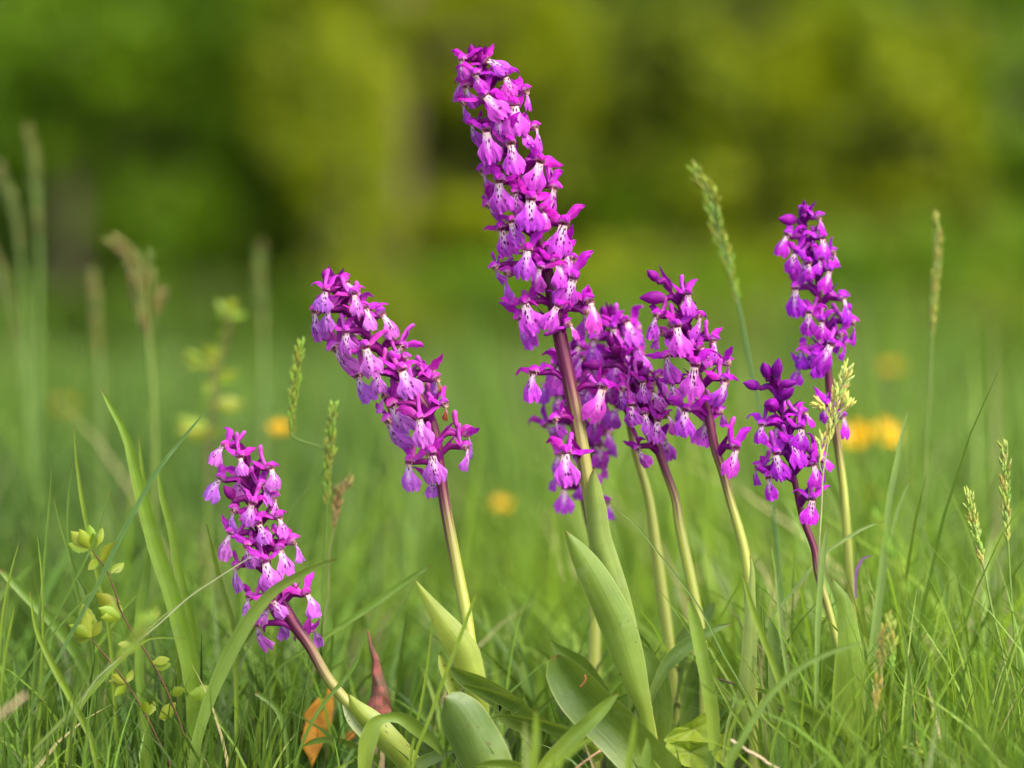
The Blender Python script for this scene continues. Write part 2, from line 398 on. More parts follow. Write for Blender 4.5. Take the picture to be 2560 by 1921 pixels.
# ------------------------------------------------------------------ meadow grass (nobody could count it)
def grass_mass(name, n, sampler, hfun, wfun, label, seg=4, seed=1, bend=(0.15, 0.9)):
    g = np.random.default_rng(seed)
    x, y = sampler(g, n); n = len(x)
    gz = np.array([ground_z(a, b) for a, b in zip(x, y)])
    h = hfun(g, x, y); wd = wfun(g, x, y)
    h = h * np.array([1 + 0.45 * noise.noise(Vector((a * 3.1 / (1 + .3 * max(b, 0)), b * 1.7, 0.0))) for a, b in zip(x, y)])
    ph = g.uniform(0, 2 * np.pi, n); le = g.uniform(bend[0], bend[1], n) * h
    fa = g.uniform(0, 2 * np.pi, n) * 0.5 + ph + 1.2
    lv = seg + 1
    V = np.empty((n, lv, 2, 3), dtype=np.float32)
    for i in range(lv):
        s = i / seg
        hw = wd * (1 - s ** 1.7) * 0.5 + 1e-5
        cx = x + np.cos(ph) * le * s ** 1.9; cy = y + np.sin(ph) * le * s ** 1.9
        cz = gz - 0.003 + h * (s - 0.22 * (le / h) * s ** 3)
        dx, dy = np.cos(fa) * hw, np.sin(fa) * hw
        V[:, i, 0] = np.stack([cx - dx, cy - dy, cz], 1); V[:, i, 1] = np.stack([cx + dx, cy + dy, cz], 1)
    b = (np.arange(n) * lv * 2)[:, None]
    quads = np.concatenate([b + np.array([[2 * i, 2 * i + 1, 2 * i + 3, 2 * i + 2]]) for i in range(seg)], 1).reshape(-1, 4)
    me = bpy.data.meshes.new(name)
    me.vertices.add(n * lv * 2); me.vertices.foreach_set('co', V.ravel())
    nq = len(quads)
    me.loops.add(nq * 4); me.loops.foreach_set('vertex_index', quads.astype(np.int32).ravel())
    me.polygons.add(nq); me.polygons.foreach_set('loop_start', np.arange(0, nq * 4, 4, dtype=np.int32))
    me.update(calc_edges=True)
    me.polygons.foreach_set('use_smooth', np.ones(nq, dtype=bool))
    pat = np.array([noise.noise(Vector((a * 2.3 / (1 + .3 * max(b, 0)), b * 1.3, 3.0))) for a, b in zip(x, y)])
    t0 = np.clip(0.45 + 0.55 * pat + g.uniform(-.35, .35, n), 0, 0.95); t0[g.uniform(0, 1, n) > 0.97] = 1.0
    t = np.repeat(np.stack([t0, np.clip(g.uniform(0, 1, n) + 0.5 * pat, 0, 1.2), g.uniform(0, 1, n)], 1), lv * 2, axis=0).astype(np.float32)
    a = me.attributes.new('tint', 'FLOAT_VECTOR', 'POINT'); a.data.foreach_set('vector', t.ravel())
    me.materials.append(M_MEADOW)
    o = bpy.data.objects.new(name, me); COL.objects.link(o)
    tag(o, label, 'grass', kind='stuff')
    return o
def samp(y0, y1, xw=0.25, pad=0.12, pw=1.0):
    def f(g, n):
        y = y0 + (y1 - y0) * g.uniform(0, 1, n) ** pw
        x = g.uniform(-1, 1, n) * ((y + 1.0) * xw + pad)
        return x, y
    return f
def h_near(g, x, y):
    h = g.uniform(0.022, 0.060, len(x)) + 0.035 * g.uniform(0, 1, len(x)) ** 3
    side = np.clip((np.abs(x - 0.02) - 0.05) / 0.10, 0, 1)
    h *= 0.65 + 0.45 * side
    return h
grass_mass('meadow_grass', 3300, samp(0.02, 0.42, 0.25, 0.06), lambda g, x, y: h_near(g, x, y) * 1.55, lambda g, x, y: g.uniform(0.0014, 0.0038, len(x)),
           'fine green grass around the feet of the orchids', 5, 3)
grass_mass('meadow_grass', 1050, samp(-0.16, 0.02, 0.25, 0.03), lambda g, x, y: h_near(g, x, y) * 0.85, lambda g, x, y: g.uniform(0.0010, 0.0028, len(x)),
           'short sparse green grass in front of the orchids', 5, 8, (0.2, 1.1))
grass_mass('meadow_grass', 9000, samp(0.42, 1.7), lambda g, x, y: g.uniform(0.05, 0.125, len(x)) + 0.05 * g.uniform(0, 1, len(x)) ** 4, lambda g, x, y: g.uniform(0.002, 0.0045, len(x)),
           'soft blurred green grass behind the orchids', 4, 4)
grass_mass('meadow_grass', 26000, samp(1.7, 8.6, 0.27, 0.3), lambda g, x, y: g.uniform(0.05, 0.135, len(x)) + 0.07 * g.uniform(0, 1, len(x)) ** 5, lambda g, x, y: g.uniform(0.004, 0.011, len(x)),
           'distant meadow grass reaching to the bushes', 3, 5)

grass_mass('meadow_grass', 1900, samp(0.22, 2.2, 0.25, 0.12), lambda g, x, y: g.uniform(0.10, 0.175, len(x)) + 0.05 * np.clip(y, 0, 1.5), lambda g, x, y: g.uniform(0.0014, 0.0034, len(x)),
           'tall thin hazy grass blades rising behind the orchid stalks', 5, 16, (0.05, 0.5))
grass_mass('meadow_grass', 420, samp(2.0, 8.0, 0.27, 0.3), lambda g, x, y: g.uniform(0.14, 0.27, len(x)), lambda g, x, y: g.uniform(0.006, 0.014, len(x)),
           'tall uncut grass stalks thinly scattered over the far meadow', 4, 15, (0.05, 0.35))

def band(x0, x1, y0, y1):
    return lambda g, n: (g.uniform(x0, x1, n), g.uniform(y0, y1, n))
grass_mass('meadow_grass', 420, band(-0.215, -0.085, -0.05, 0.09), lambda g, x, y: g.uniform(0.045, 0.095, len(x)), lambda g, x, y: g.uniform(0.0007, 0.0018, len(x)),
           'dense fine upright grass blades round the yellow-green sapling', 6, 21, (0.1, 0.7))
grass_mass('meadow_grass', 380, band(0.095, 0.215, -0.05, 0.10), lambda g, x, y: g.uniform(0.040, 0.090, len(x)), lambda g, x, y: g.uniform(0.0007, 0.0018, len(x)),
           'dense fine upright grass blades round the feet of the leaning ears', 6, 22, (0.1, 0.7))

grass_mass('meadow_grass', 150, samp(-0.40, -0.20, 0.24, 0.02), lambda g, x, y: g.uniform(0.075, 0.112, len(x)), lambda g, x, y: g.uniform(0.0014, 0.0030, len(x)),
           'few soft out of focus grass blades rising before the orchid leaves', 6, 31, (0.1, 0.8))

# ------------------------------------------------------------------ trees and bushes beyond the meadow
def crown_mesh(name, rx, ry, rz, clumps, per, leaf, seed, shell=0.35):
    g = np.random.default_rng(seed)
    d = g.normal(size=(clumps, 3)); d /= np.linalg.norm(d, axis=1)[:, None]
    rr = shell + (1 - shell) * g.uniform(0, 1, clumps) ** 0.6
    cc = d * rr[:, None] * np.array([rx, ry, rz])
    cr = g.uniform(0.10, 0.24, clumps) * (rx + rz) * 0.5
    n = clumps * per
    c = np.repeat(cc, per, 0); r_ = np.repeat(cr, per)
    o = g.normal(size=(n, 3)); o *= (r_ * 0.55)[:, None]
    p = c + o
    t = g.normal(size=(n, 3)); t[:, 2] -= 0.3; t /= np.linalg.norm(t, axis=1)[:, None]
    b = np.cross(t, g.normal(size=(n, 3))); b /= np.linalg.norm(b, axis=1)[:, None]
    L = leaf * g.uniform(0.7, 1.3, n)[:, None]
    nn = np.cross(t, b)
    v0 = p; v1 = p + t * L * 0.45 + b * L * 0.30 + nn * L * 0.06; v2 = p + t * L; v3 = p + t * L * 0.45 - b * L * 0.30 + nn * L * 0.06
    V = np.stack([v0, v1, v2, v3], 1).reshape(-1, 3)
    i = np.arange(n)[:, None] * 4
    T = np.concatenate([i + np.array([[0, 1, 2]]), i + np.array([[0, 2, 3]])], 1).reshape(-1, 3)
    me = bpy.data.meshes.new(name)
    me.vertices.add(len(V)); me.vertices.foreach_set('co', V.astype(np.float32).ravel())
    me.loops.add(len(T) * 3); me.loops.foreach_set('vertex_index', T.astype(np.int32).ravel())
    me.polygons.add(len(T)); me.polygons.foreach_set('loop_start', np.arange(0, len(T) * 3, 3, dtype=np.int32))
    me.update(calc_edges=True)
    ct = np.repeat(g.uniform(0, 1, clumps), per) * 0.6 + g.uniform(0, 1, n) * 0.4
    a = me.attributes.new('tint', 'FLOAT', 'POINT'); a.data.foreach_set('value', np.repeat(ct, 4).astype(np.float32))
    me.materials.append(M_CROWN)
    return me
CROWNS = [crown_mesh('crown', 1, 0.8, 1, 46, 46, 0.14, 20 + k) for k in range(4)]
BIGCROWNS = [crown_mesh('crown', 1, 0.9, 1, 90, 60, 0.075, 40 + k, 0.2) for k in range(3)]
MARKS = [(1030, 130, 'the tip of the tallest orchid'), (1130, 470, 'the middle of the tallest spike'), (720, 610, 'the tip of the arched orchid'), (300, 570, 'the bent two-lobed grass ear'), (60, 330, 'the tallest pale grass ears'),
         (565, 590, 'the lone pale ear by the blurred sapling'), (480, 690, 'the blurred sapling'), (1540, 420, 'the nodding grass ear'), (1740, 470, 'the tip of the lone violet orchid'), (2020, 520, 'the straight lone grass ear'), (1420, 610, 'the orchid with two round buds')]
def where(px, py):
    mx, my, t = min(MARKS, key=lambda m: (m[0] - px) ** 2 + 0.6 * (m[1] - py) ** 2)
    rel = 'behind' if abs(my - py) < 130 and abs(mx - px) < 130 else ('well above' if my - py > 300 else 'above' if my - py > 90 else 'below' if py - my > 90 else 'beside')
    return rel + ' ' + t
bush_n = [0]
def bush(px, py, y, r, rz, col, label, group, name='bush', cat='bush', big=False, tr=0.008, bark=None):
    """a leafy crown centred on photo pixel px,py (2212 wide) at depth y, on stems from the ground"""
    c = P('f', px, py, y); gz = ground_z(c.x, c.y)
    base = Vector((c.x, c.y, gz))
    e = empty(name, base, label, cat, group)
    k = bush_n[0]; bush_n[0] += 1
    me = (BIGCROWNS if big else CROWNS)[k % (3 if big else 4)]
    cr = mk('crown', None, None, None, e, mesh=me, color=col)
    cr.location = c - base; cr.scale = (r * 1.15, r * 1.15, rz * 1.15); cr.rotation_euler = (0, 0, k * 1.7)
    rs = random.Random(k)
    h = c.z - gz
    V, F, U = [], [], []
    ns = 1 if big else 3
    for s in range(ns):
        a = rs.uniform(0, 6.28); q = 0.0 if big else 0.12
        end = Vector((math.cos(a) * r * 0.35, math.sin(a) * r * 0.3, h + rz * 0.35))
        mid = end * 0.5 + Vector((rs.uniform(-1, 1), rs.uniform(-1, 1), 0)) * r * 0.12
        pts = [(math.cos(a) * q, math.sin(a) * q, -0.03, tr * 1.25), (*mid, tr * 0.85), (*end, tr * 0.3)]
        v, f, u = tube(pts, 7, 10)
        F += [tuple(i + len(V) for i in ff) for ff in f]; V += v; U += u
        for b in range(5):
            t = rs.uniform(0.4, 0.95); p0 = mid.lerp(end, (t - 0.4) / 0.6) if t > 0.5 else mid
            dd = Vector((rs.uniform(-1, 1), rs.uniform(-1, 1), rs.uniform(0.2, 1))).normalized() * r * rs.uniform(0.4, 0.8)
            v, f, u = tube([(*p0, tr * 0.4), (*(p0 + dd * 0.5 + Vector((0, 0, 0.04))), tr * 0.28), (*(p0 + dd), tr * 0.1)], 5, 6)
            F += [tuple(i + len(V) for i in ff) for ff in f]; V += v; U += u
    mk('trunk', V, F, bark or M_BARK, e, uv=U)
    return e
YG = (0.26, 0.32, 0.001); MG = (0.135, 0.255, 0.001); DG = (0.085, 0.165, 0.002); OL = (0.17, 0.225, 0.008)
LB = 'bright bush in fresh leaf, blurred,'
LM = 'mid green blurred bush'
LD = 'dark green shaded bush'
for a in [(110, 110, 8.0, .36, .34, MG, 0), (60, 350, 8.5, .26, .34, MG, 1), (235, 160, 8.2, .26, .24, MG, 1), (210, 450, 8.3, .24, .28, MG, 1), (385, 500, 8.0, .26, .24, MG, 0), (560, 150, 8.3, .30, .30, MG, 1),
          (540, 350, 8.4, .30, .26, MG, 1), (700, 110, 7.8, .28, .36, YG, 0), (745, 350, 7.6, .20, .44, YG, 0), (620, 500, 8.5, .22, .20, MG, 1), (400, 110, 8.8, .28, .26, MG, 1), (330, 640, 8.4, .20, .14, MG, 1),
          (1000, 50, 8.2, .40, .26, YG, 0), (1060, 330, 8.4, .36, .40, OL, 1), (950, 560, 8.0, .30, .22, YG, 0), (1180, 560, 8.6, .36, .30, MG, 1), (1150, 120, 8.4, .22, .30, YG, 0),
          (1430, 180, 8.8, .40, .36, OL, 1), (1500, 520, 8.2, .36, .28, MG, 1), (1660, 340, 7.9, .34, .36, YG, 0), (1840, 210, 7.8, .44, .34, YG, 0), (1400, 420, 8.6, .30, .26, OL, 1),
          (2010, 70, 8.0, .38, .26, MG, 0), (1960, 430, 8.0, .34, .32, OL, 1), (1780, 560, 8.2, .34, .28, MG, 1), (2120, 620, 8.2, .34, .30, MG, 1),
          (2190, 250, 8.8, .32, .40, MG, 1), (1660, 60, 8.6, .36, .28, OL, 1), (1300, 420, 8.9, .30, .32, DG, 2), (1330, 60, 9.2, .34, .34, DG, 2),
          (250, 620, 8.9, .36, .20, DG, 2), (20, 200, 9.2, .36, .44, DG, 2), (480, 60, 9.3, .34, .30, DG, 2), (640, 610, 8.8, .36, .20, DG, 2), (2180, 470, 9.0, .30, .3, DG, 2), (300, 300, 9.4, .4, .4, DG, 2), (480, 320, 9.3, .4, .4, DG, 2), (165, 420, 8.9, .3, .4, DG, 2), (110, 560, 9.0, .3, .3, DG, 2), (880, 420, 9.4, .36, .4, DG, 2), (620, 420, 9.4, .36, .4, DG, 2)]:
    px, py, y, r, rz, c, kk = a
    bush(px, py, y, r, rz, c, (LB, LM, LD)[kk] + ' ' + where(px, py), ('bright bushes beyond the meadow', 'green bushes beyond the meadow', 'dark bushes in the wood')[kk])
for a in [(880, 700, 6.8, .22, .14, YG), (1120, 690, 6.4, .26, .16, MG), (1330, 670, 6.9, .30, .20, YG), (1540, 690, 6.3, .26, .18, MG), (1760, 700, 6.6, .30, .22, YG), (1960, 670, 6.2, .26, .22, MG), (2140, 720, 6.5, .30, .2, YG),
          (30, 700, 7.2, .24, .12, MG), (330, 700, 7.4, .26, .10, MG), (560, 690, 7.0, .22, .12, DG), (1450, 640, 7.4, .3, .2, OL), (1850, 610, 7.3, .3, .22, OL), (1360, 745, 4.6, .16, .10, MG), (1620, 760, 4.4, .16, .11, OL), (1880, 750, 4.3, .17, .12, MG), (2080, 740, 4.6, .18, .12, OL), (2190, 800, 4.0, .15, .10, MG),
          (180, 690, 6.8, .22, .09, DG), (450, 700, 6.6, .22, .08, DG), (760, 690, 6.9, .2, .1, MG), (1000, 650, 7.2, .26, .14, MG)]:
    bush(*a, {YG: 'yellow-green', MG: 'mid green', DG: 'dark green', OL: 'olive'}[a[5]] + (' low meadow plant ' if a[2] < 5 else ' low meadow-edge bush ') + where(a[0], a[1]), 'low bushes along the meadow edge', tr=0.006)
# taller trees behind them: the trunks show as brown and grey strips, the crowns shade the wood
for i, (px, y, r, h) in enumerate([(-20, 9.6, 1.3, 3.4), (470, 10.6, 1.5, 3.8), (835, 8.1, 1.2, 3.4), (868, 8.3, 1.2, 3.6), (915, 8.6, 1.2, 3.4), (1290, 10.0, 1.5, 3.8), (1700, 10.6, 1.5, 3.7),
                                   (2140, 9.4, 1.3, 3.2), (2300, 10.2, 1.4, 3.6), (-120, 10.4, 1.4, 3.6)]):
    c = P('f', px, 700, y); c.z = ground_z(c.x, y) + h
    q = (c - CAM)
    e = empty('woodland_tree', Vector((c.x, y, ground_z(c.x, y))), 'bare-trunked tree at the wood edge ' + where(px, 300), 'tree', 'trees at the edge of the wood')
    cr = mk('crown', None, None, None, e, mesh=BIGCROWNS[i % 3], color=MG if i % 2 else DG)
    cr.location = (0, 0, h); cr.scale = (r, r, r * 1.05); cr.rotation_euler = (0, 0, i * 1.3)
    pts = [(0, 0, -0.05, 0.075), (random.uniform(-.05, .05), 0, h * 0.35, 0.06), (random.uniform(-.15, .15), 0, h * 0.75, 0.045), (random.uniform(-.2, .2), 0, h + r * .5, 0.015)]
    V, F, U = tube(pts, 9, 14)
    for b in range(9):
        z0 = random.uniform(0.25, 1.0) * h; a = random.uniform(0, 6.28); L = random.uniform(0.4, 0.9)
        v, f, u = tube([(0, 0, z0, 0.022), (math.cos(a) * L * .5, math.sin(a) * L * .5, z0 + .1, 0.015), (math.cos(a) * L, math.sin(a) * L, z0 + .35, 0.005)], 5, 6)
        F += [tuple(k + len(V) for k in ff) for ff in f]; V += v; U += u
    mk('trunk', V, F, M_BARK, e, uv=U)
# the wood on the bank behind, one mass of foliage
def forest_mass():
    g = np.random.default_rng(77)
    n = 24000
    y = g.uniform(9.9, 14, n); x = g.uniform(-1, 1, n) * (y * 0.30 + 1.5)
    z = np.array([ground_z(a, b) for a, b in zip(x, y)]) + g.uniform(0.05, 1.7, n)
    p = np.stack([x, y, z], 1)
    t = g.normal(size=(n, 3)); t /= np.linalg.norm(t, axis=1)[:, None]
    b = np.cross(t, g.normal(size=(n, 3))); b /= np.linalg.norm(b, axis=1)[:, None]
    L = g.uniform(0.06, 0.13, n)[:, None]
    V = np.stack([p, p + t * L * .5 + b * L * .4, p + t * L, p + t * L * .5 - b * L * .4], 1).reshape(-1, 3)
    me = bpy.data.meshes.new('wood'); i = np.arange(n)[:, None] * 4
    me.from_pydata(V.tolist(), [], (i + np.arange(4)[None]).tolist())
    a = me.attributes.new('tint', 'FLOAT', 'POINT'); a.data.foreach_set('value', np.repeat(g.uniform(0, 1, n), 4).astype(np.float32))
    me.materials.append(M_CROWN)
    o = bpy.data.objects.new('forest', me); COL.objects.link(o); o.color = (0.085, 0.145, 0.004, 1)
    tag(o, 'dark green undergrowth of the wood on the bank behind', 'forest', kind='stuff')
forest_mass()

# ------------------------------------------------------------------ orchid flower pieces (metres; x right, y outward, z up, origin in the throat)
mm = 0.001
def interp(x, xs, ys): return float(np.interp(x, xs, ys))
def lip_mesh(seed):
    rs = random.Random(seed)
    L = 10.2 * rs.uniform(0.93, 1.08); ws = rs.uniform(0.88, 1.12); fold = rs.uniform(0.3, 1.0); cur = rs.uniform(-0.8, 1.6); tw = rs.uniform(-0.5, 0.5)
    notch = rs.uniform(0.12, 0.28); mid = rs.uniform(0.0, 0.06)
    nu, nv = 17, 14
    V, F, U = [], [], []
    for i in range(nv):
        v = i / (nv - 1)
        hw = interp(v, [0, .12, .28, .45, .62, .8, 1], [1.25, 1.35, 1.9, 3.3, 4.4, 4.7, 4.3]) * ws
        for j in range(nu):
            u = -1 + 2 * j / (nu - 1); a = abs(u)
            end = interp(a, [0, .10, .28, .40, .55, .8, 1], [0.97 - mid, 1.0, 0.99, 1 - notch, 0.97, 0.93, 0.74])
            end += rs.uniform(-0.04, 0.04)
            z = -L * (v + (end - 1) * v ** 3)
            x = hw * u * (1 - 0.10 * (a ** 3) * v) + 0.5 * math.sin(v * 2.5 + tw * 4) * tw
            y = 1.6 + 1.1 * math.sin(v * math.pi * 0.8) - cur * v * v - fold * hw * a ** 1.7 * (0.4 + 0.6 * v) * 0.8
            y += 0.40 * v * v * math.sin(8 * u + 3 * seed) + 0.42 * math.sin(14 * u + 9 * v + seed) * v ** 3
            V.append((x * mm, y * mm, z * mm)); U.append((0.5 + u * 0.5 * min(1.0, hw / 4.2 + 0.15), v))
    for i in range(nv - 1):
        for j in range(nu - 1):
            a = i * nu + j; F.append((a, a + nu, a + nu + 1, a + 1))
    return mk_mesh('lip', V, F, U, M_LIP)
def mk_mesh(name, V, F, U, mat):
    me = bpy.data.meshes.new(name); me.from_pydata([tuple(v) for v in V], [], F)
    me.polygons.foreach_set('use_smooth', [True] * len(me.polygons))
    if U is not None:
        l = me.uv_layers.new(name='UVMap'); vi = np.empty(len(me.loops), dtype=np.int32); me.loops.foreach_get('vertex_index', vi)
        l.data.foreach_set('uv', np.array(U, dtype=np.float32)[vi].ravel())
    me.materials.append(mat); return me
def hood_mesh(seed):
    """helmet of the upper sepal and two petals closing over the throat, the tip drawn out and a seam on each side"""
    rs = random.Random(seed); V, F, U = [], [], []
    ns, na = 10, 17; L = rs.uniform(5.8, 7.4); dr = rs.uniform(0.8, 2.2); wide = rs.uniform(0.9, 1.12); lift = rs.uniform(-.3, .5)
    for i in range(ns):
        s = i / (ns - 1)
        r = interp(s, [0, .15, .4, .65, .85, 1], [1.0, 1.75, 2.25, 2.0, 1.1, 0.12]) * wide
        cy = -1.8 + L * s; cz = 0.9 + 1.3 * math.sin(s * 2.2) - dr * s ** 2.4 + lift * s
        for j in range(na):
            t = -1 + 2 * j / (na - 1); th = t * R(118)
            seam = 1 + 0.10 * math.exp(-((abs(t) - 0.42) / 0.10) ** 2) - 0.05 * math.exp(-((abs(t) - 0.56) / 0.06) ** 2)
            x = r * math.sin(th) * seam * (1.0 if abs(t) < .8 else 1.06)
            z = cz + r * math.cos(th) * 0.95 * seam
            y = cy - 0.9 * abs(t) ** 2 * s * 2.2 + 0.10 * math.sin(11 * t + seed)
            cp_, sp_ = math.cos(0.30), math.sin(0.30); z -= 0.8; y, z = y * cp_ - z * sp_ + 0.1, y * sp_ + z * cp_ + 0.8
            V.append((x * mm, y * mm, z * mm)); U.append((t * 0.5 + 0.5, s))
    for i in range(ns - 1):
        for j in range(na - 1):
            a = i * na + j; F.append((a, a + 1, a + na + 1, a + na))
    return mk_mesh('flower', V, F, U, M_HOOD)
def sepal_mesh(seed, side):
    rs = random.Random(seed); V, F, U = [], [], []
    L = rs.uniform(8.8, 11.2); ns, na = 13, 7; curl = rs.choice((-0.7, 0.2, 0.9, 1.6)) + rs.uniform(-.3, .3); rise = rs.uniform(0.1, 1.0); back = rs.uniform(-0.2, 0.7); tip = rs.uniform(-1, 1)
    A = []
    for i in range(ns):
        s = i / (ns - 1)
        A.append(Vector((1.0 + L * 0.86 * s, -0.9 - back * L * s * 0.6 - 0.4 * s * s, 1.3 + L * rise * math.sin(s * 2.1) * 0.75 - curl * 3.0 * s ** 3 + tip * 1.6 * max(0, s - .7) * 3)))
    for i in range(ns):
        s = i / (ns - 1); T = (A[min(i + 1, ns - 1)] - A[max(i - 1, 0)]).normalized()
        nrm = Vector((0.05, 0.75, 0.65)); nrm = (nrm - T * nrm.dot(T)).normalized(); B = T.cross(nrm)
        hw = interp(s, [0, .12, .35, .6, .85, 1], [0.65, 1.4, 2.0, 1.7, 0.8, 0.25])
        for j in range(na):
            c = -1 + 2 * j / (na - 1)
            p = A[i] + B * hw * c - nrm * hw * 0.42 * c * c + nrm * 0.42 * math.sin(6 * s + 4 * c + seed) * s + B * 0.25 * math.sin(15 * s + seed)
            V.append((p.x * side * mm, p.y * mm, p.z * mm)); U.append((c * .5 + .5, s))
    for i in range(ns - 1):
        for j in range(na - 1):
            a = i * na + j; F.append((a, a + 1, a + na + 1, a + na) if side > 0 else (a, a + na, a + na + 1, a + 1))
    return mk_mesh('sepal', V, F, U, M_SEPAL)
def spur_mesh(seed, rise):
    rs = random.Random(seed); L = rs.uniform(11, 14); b = rs.uniform(-0.6, 0.6)
    pts = [(0, 0.6, -0.6, 0.8)]
    for s in (0.15, 0.4, 0.7, 0.92, 1.0):
        pts.append((b * math.sin(s * 3) * 1.2, -0.4 - L * s * math.cos(rise * (0.55 + 0.45 * s)), 0.2 + L * s * math.sin(rise * (0.55 + 0.45 * s)), interp(s, [0, .3, .7, .92, 1], [.95, .95, 1.15, 1.2, .55])))
    V, F, U = tube([tuple(k * mm for k in p) for p in pts], 8, 14)
    return mk_mesh('spur', V, F, U, M_SPUR)
def column_mesh():
    """the pale cup of the throat with the column standing in it"""
    V, F, U = [], [], []
    n, k = 10, 5
    for i in range(k):
        s = i / (k - 1)
        for j in range(n):
            a = 2 * math.pi * j / n
            r = interp(s, [0, .3, .7, 1], [1.95, 1.75, 1.1, .25])
            V.append((r * math.cos(a) * mm, (2.2 - 3.4 * s) * mm, (0.6 + r * 1.05 * math.sin(a)) * mm)); U.append((j / n, s))
    for i in range(k - 1):
        for j in range(n):
            a, b = i * n + j, i * n + (j + 1) % n; F.append((a, b, b + n, a + n))
    return mk_mesh('column', V, F, U, M_COLUMN)
def bract_mesh(seed):
    rs = random.Random(seed)
    pts = [(0, 0, 0, .0009), (0, .0012, .003, .0018), (0, .001 + rs.uniform(0, .001), .007, .0014), (0, rs.uniform(0, .003), .0115, .0001)]
    V, F, U = ribbon(pts, 9, 5, 0.5, 0, view=Vector((0, -1, 0)))
    return mk_mesh('bract', V, F, U, M_SEPAL)
def bud_mesh(seed):
    V, F, U = [], [], []; rs = random.Random(seed); n, k = 9, 9; L = rs.uniform(7.5, 9)
    for i in range(k):
        s = i / (k - 1); r = interp(s, [0, .12, .35, .6, .85, 1], [.5, 1.5, 2.2, 2.1, 1.0, .1])
        for j in range(n):
            a = 2 * math.pi * j / n; q = r * (1 + 0.09 * math.cos(3 * a))
            V.append((q * math.cos(a) * mm, L * (s - 0.3) * mm, (q * math.sin(a) - 0.6 * s * s) * mm)); U.append((j / n, s))
    for i in range(k - 1):
        for j in range(n):
            a, b = i * n + j, i * n + (j + 1) % n; F.append((a, b, b + n, a + n))
    return mk_mesh('bud', V, F, U, M_SEPAL)
LIPS = [lip_mesh(k) for k in range(9)]; HOODS = [hood_mesh(k) for k in range(6)]
SEPR = [sepal_mesh(k, 1) for k in range(7)]; SEPL = [sepal_mesh(k + 20, -1) for k in range(7)]
SPURS = {'up': [spur_mesh(k, 1.25) for k in range(4)], 'mid': [spur_mesh(k + 9, 0.75) for k in range(4)], 'flat': [spur_mesh(k + 19, 0.25) for k in range(3)]}
COLUMN = column_mesh(); BRACTS = [bract_mesh(k) for k in range(4)]; BUDS = [bud_mesh(k) for k in range(3)]

